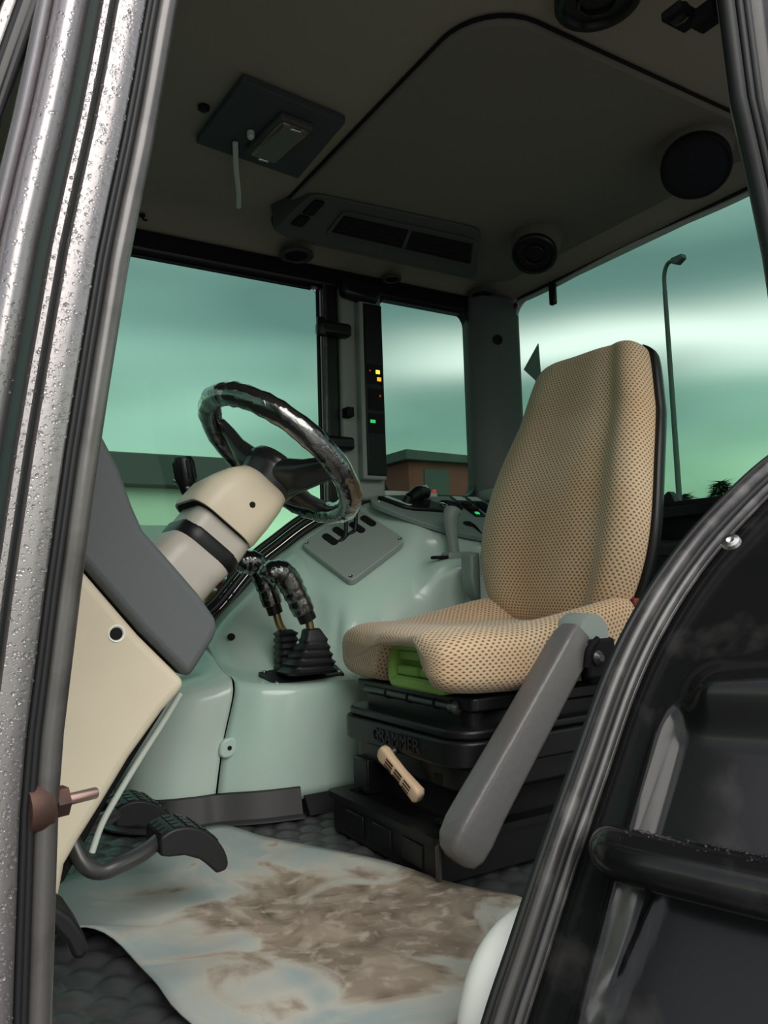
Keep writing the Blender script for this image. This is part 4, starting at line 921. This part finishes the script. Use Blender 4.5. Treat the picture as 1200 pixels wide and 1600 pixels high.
gb = tube('grab_bar',[(.590,-.045,.236),(.572,-.062,.241),(.566,-.085,.243),(.590,-.17,.243),(.620,-.27,.243),(.650,-.37,.243),(.69,-.42,.24)],[.021,.0235,.024,.024,.024,.024,.02],'gloss',fe,seg=20)
lathe('fender_screw',[(.010,0),(.009,.004),(.004,.005),(.001,.003)],(.728,-.098,.528),(-.7,-.2,.65),'chrome',fe,seg=16)
random.seed(21); dp = []
for k in range(420):
    f = random.random(); q = random.uniform(.25,.8)*PI; c = V((.566,-.085,.243))*(1-f)+V((.650,-.37,.243))*f
    dp.append((c+V((-.024*math.cos(q)*.95,.0,.024*math.sin(q))),(-math.cos(q),-.2,math.sin(q))))
drops('rain_drops',dp,gb,.0008,.0021)
# pale lining of the near wheel arch, inside the seal
rws = []
for i in range(20):
    a = PI/2*i/19; row = []
    for k in range(24):
        b = PI*k/23; row.append(V((.60-.125*math.cos(a)**.8, .06+.055*math.sin(a)*math.cos(b)+.0, .0+.155*abs(math.sin(b))**.8*(math.sin(a)**.8))))
    rws.append(row)
tag(grid_mesh('arch_lining',rws,'white',solid=.003),'white rounded wheel arch lining just inside the door seal','lining')

# ------------------------------------------------------------------ things outside the far windows
tag(thing('marker_lamp',(.79,1.72,.44)),'orange marker lamp with a red lens outside the far door','lamp')
mk = bpy.data.objects['marker_lamp']
box('orange_lens',.765,.815,1.69,1.75,.40,.485,'orange',mk,bevel=.010,seg=3)
lathe('red_lens',[(.020,0),(.020,.012),(.012,.022),(.002,.024)],(.812,1.69,.500),(0,-.6,.6),'red',mk,seg=20)
box('bracket',.78,.80,1.47,1.70,.40,.42,'black',mk,bevel=.003)
gd = thing('wire_guard',(.83,1.72,.50),'small black wire guard beside the orange marker lamp','guard')
for k in range(5): tube('guard_wire',[(.800+.016*k,1.72,.47),(.800+.016*k,1.72,.585)],.0022,'black',gd,seg=6,smooth=0)
for z in (.50,.535,.57): tube('guard_wire',[(.795,1.72,z),(.87,1.72,z)],.0022,'black',gd,seg=6,smooth=0)
tube('guard_stem',[(.83,1.72,.47),(.83,1.60,.44),(.83,1.48,.43)],.005,'black',gd,seg=8)
sh = thing('yard_shed',(7,26,-1.15),'long yard shed with dark roof seen through the far door glass','building')
box('roof',1.5,9.6,24.5,31,3.75,4.8,'roofd',sh,bevel=.05); box('wall_band',1.8,9.3,25,30.5,2.5,3.75,'wallp',sh,bevel=.02); box('wall_base',1.8,9.3,24.98,30.52,-1.15,2.5,'wallg',sh,bevel=.02)
rs = thing('red_barn',(18.5,26,-1.15),'dark red barn seen through the narrow side window','building')
box('wall',16.9,20.6,25,30,-1.15,5.2,'redb',rs,bevel=.02); prism('roof',[(16.6,5.2),(20.9,5.2),(20.9,5.5),(16.6,5.6)],XZ,24.7,30.3,'roofd',rs,bevel=.02)
box('door_leaf',17.6,18.8,24.93,25.0,-1.15,4.9,'roofd',rs,bevel=.01)
la = thing('street_lamp',(14,10.3,-1.15),'dark gooseneck street lamp seen through the rear window','street lamp')
tube('pole',[(14,10.2,-1.15),(14,10.22,3),(14,10.25,6.6)],[.07,.06,.05],'roofd',la,seg=10)
tube('gooseneck',[(14,10.25,6.5),(14,10.24,6.95),(14,10.15,7.16),(14,10.02,7.20),(14,9.90,7.18)],.045,'roofd',la,seg=10)
prism('lamp_head',[(10.0,7.24),(9.72,7.24),(9.70,7.14),(9.86,7.05),(10.0,7.12)],YZ,13.92,14.08,'roofd',la,bevel=.02)
rsg = thing('triangle_sign',(14,14.5,-1.15),'dark triangular sign on a thin post seen beside the seat back','road sign')
prism('sign_plate',[(14.85,6.0),(14.25,6.55),(14.2,5.4)],YZ,13.97,14.0,'roofd',rsg,bevel=.005); tube('sign_post',[(14.03,14.42,-1.15),(14.03,14.42,6.0)],.04,'wallg',rsg,seg=8,smooth=0)
def conifer(name, c, h, r, m, label, cat, n, group=None):
    t = thing(name, c, label, cat, group); tube('trunk',[c,(c[0],c[1],c[2]+h*.9)],[r*.10,r*.03],'bark',t,seg=8,smooth=0)
    vs, fs = [], []
    for k in range(n):
        f = random.random()**.8; z = c[2]+h*(.12+.88*f); rad = r*(1-f)**.8*random.uniform(.3,1); a = random.random()*2*PI
        p = V((c[0]+math.cos(a)*rad,c[1]+math.sin(a)*rad,z)); d = V((math.cos(a),math.sin(a),random.uniform(-.6,.3))).normalized()*r*random.uniform(.22,.4)
        s = V((-math.sin(a),math.cos(a),random.uniform(-.5,.5)))*r*.05; b = len(vs); vs += [p-s,p+s,p+d]; fs.append((b,b+1,b+2))
    o = mesh('foliage',vs,fs,m,t,smooth=False); o['kind'] = 'stuff'; return t
random.seed(9)
for y,h,r,lb in ((26.2,6.6,2.0,'far dark tree at the fender end of the rear window'),(28.8,7.0,2.2,'far dark tree in the middle of the row behind the yard'),(31.4,6.5,2.0,'far dark tree beside the street lamp')):
    conifer('far_tree',(42,y,-1.15),h,r,'leafd',lb,'tree',1500,'trees behind the yard')
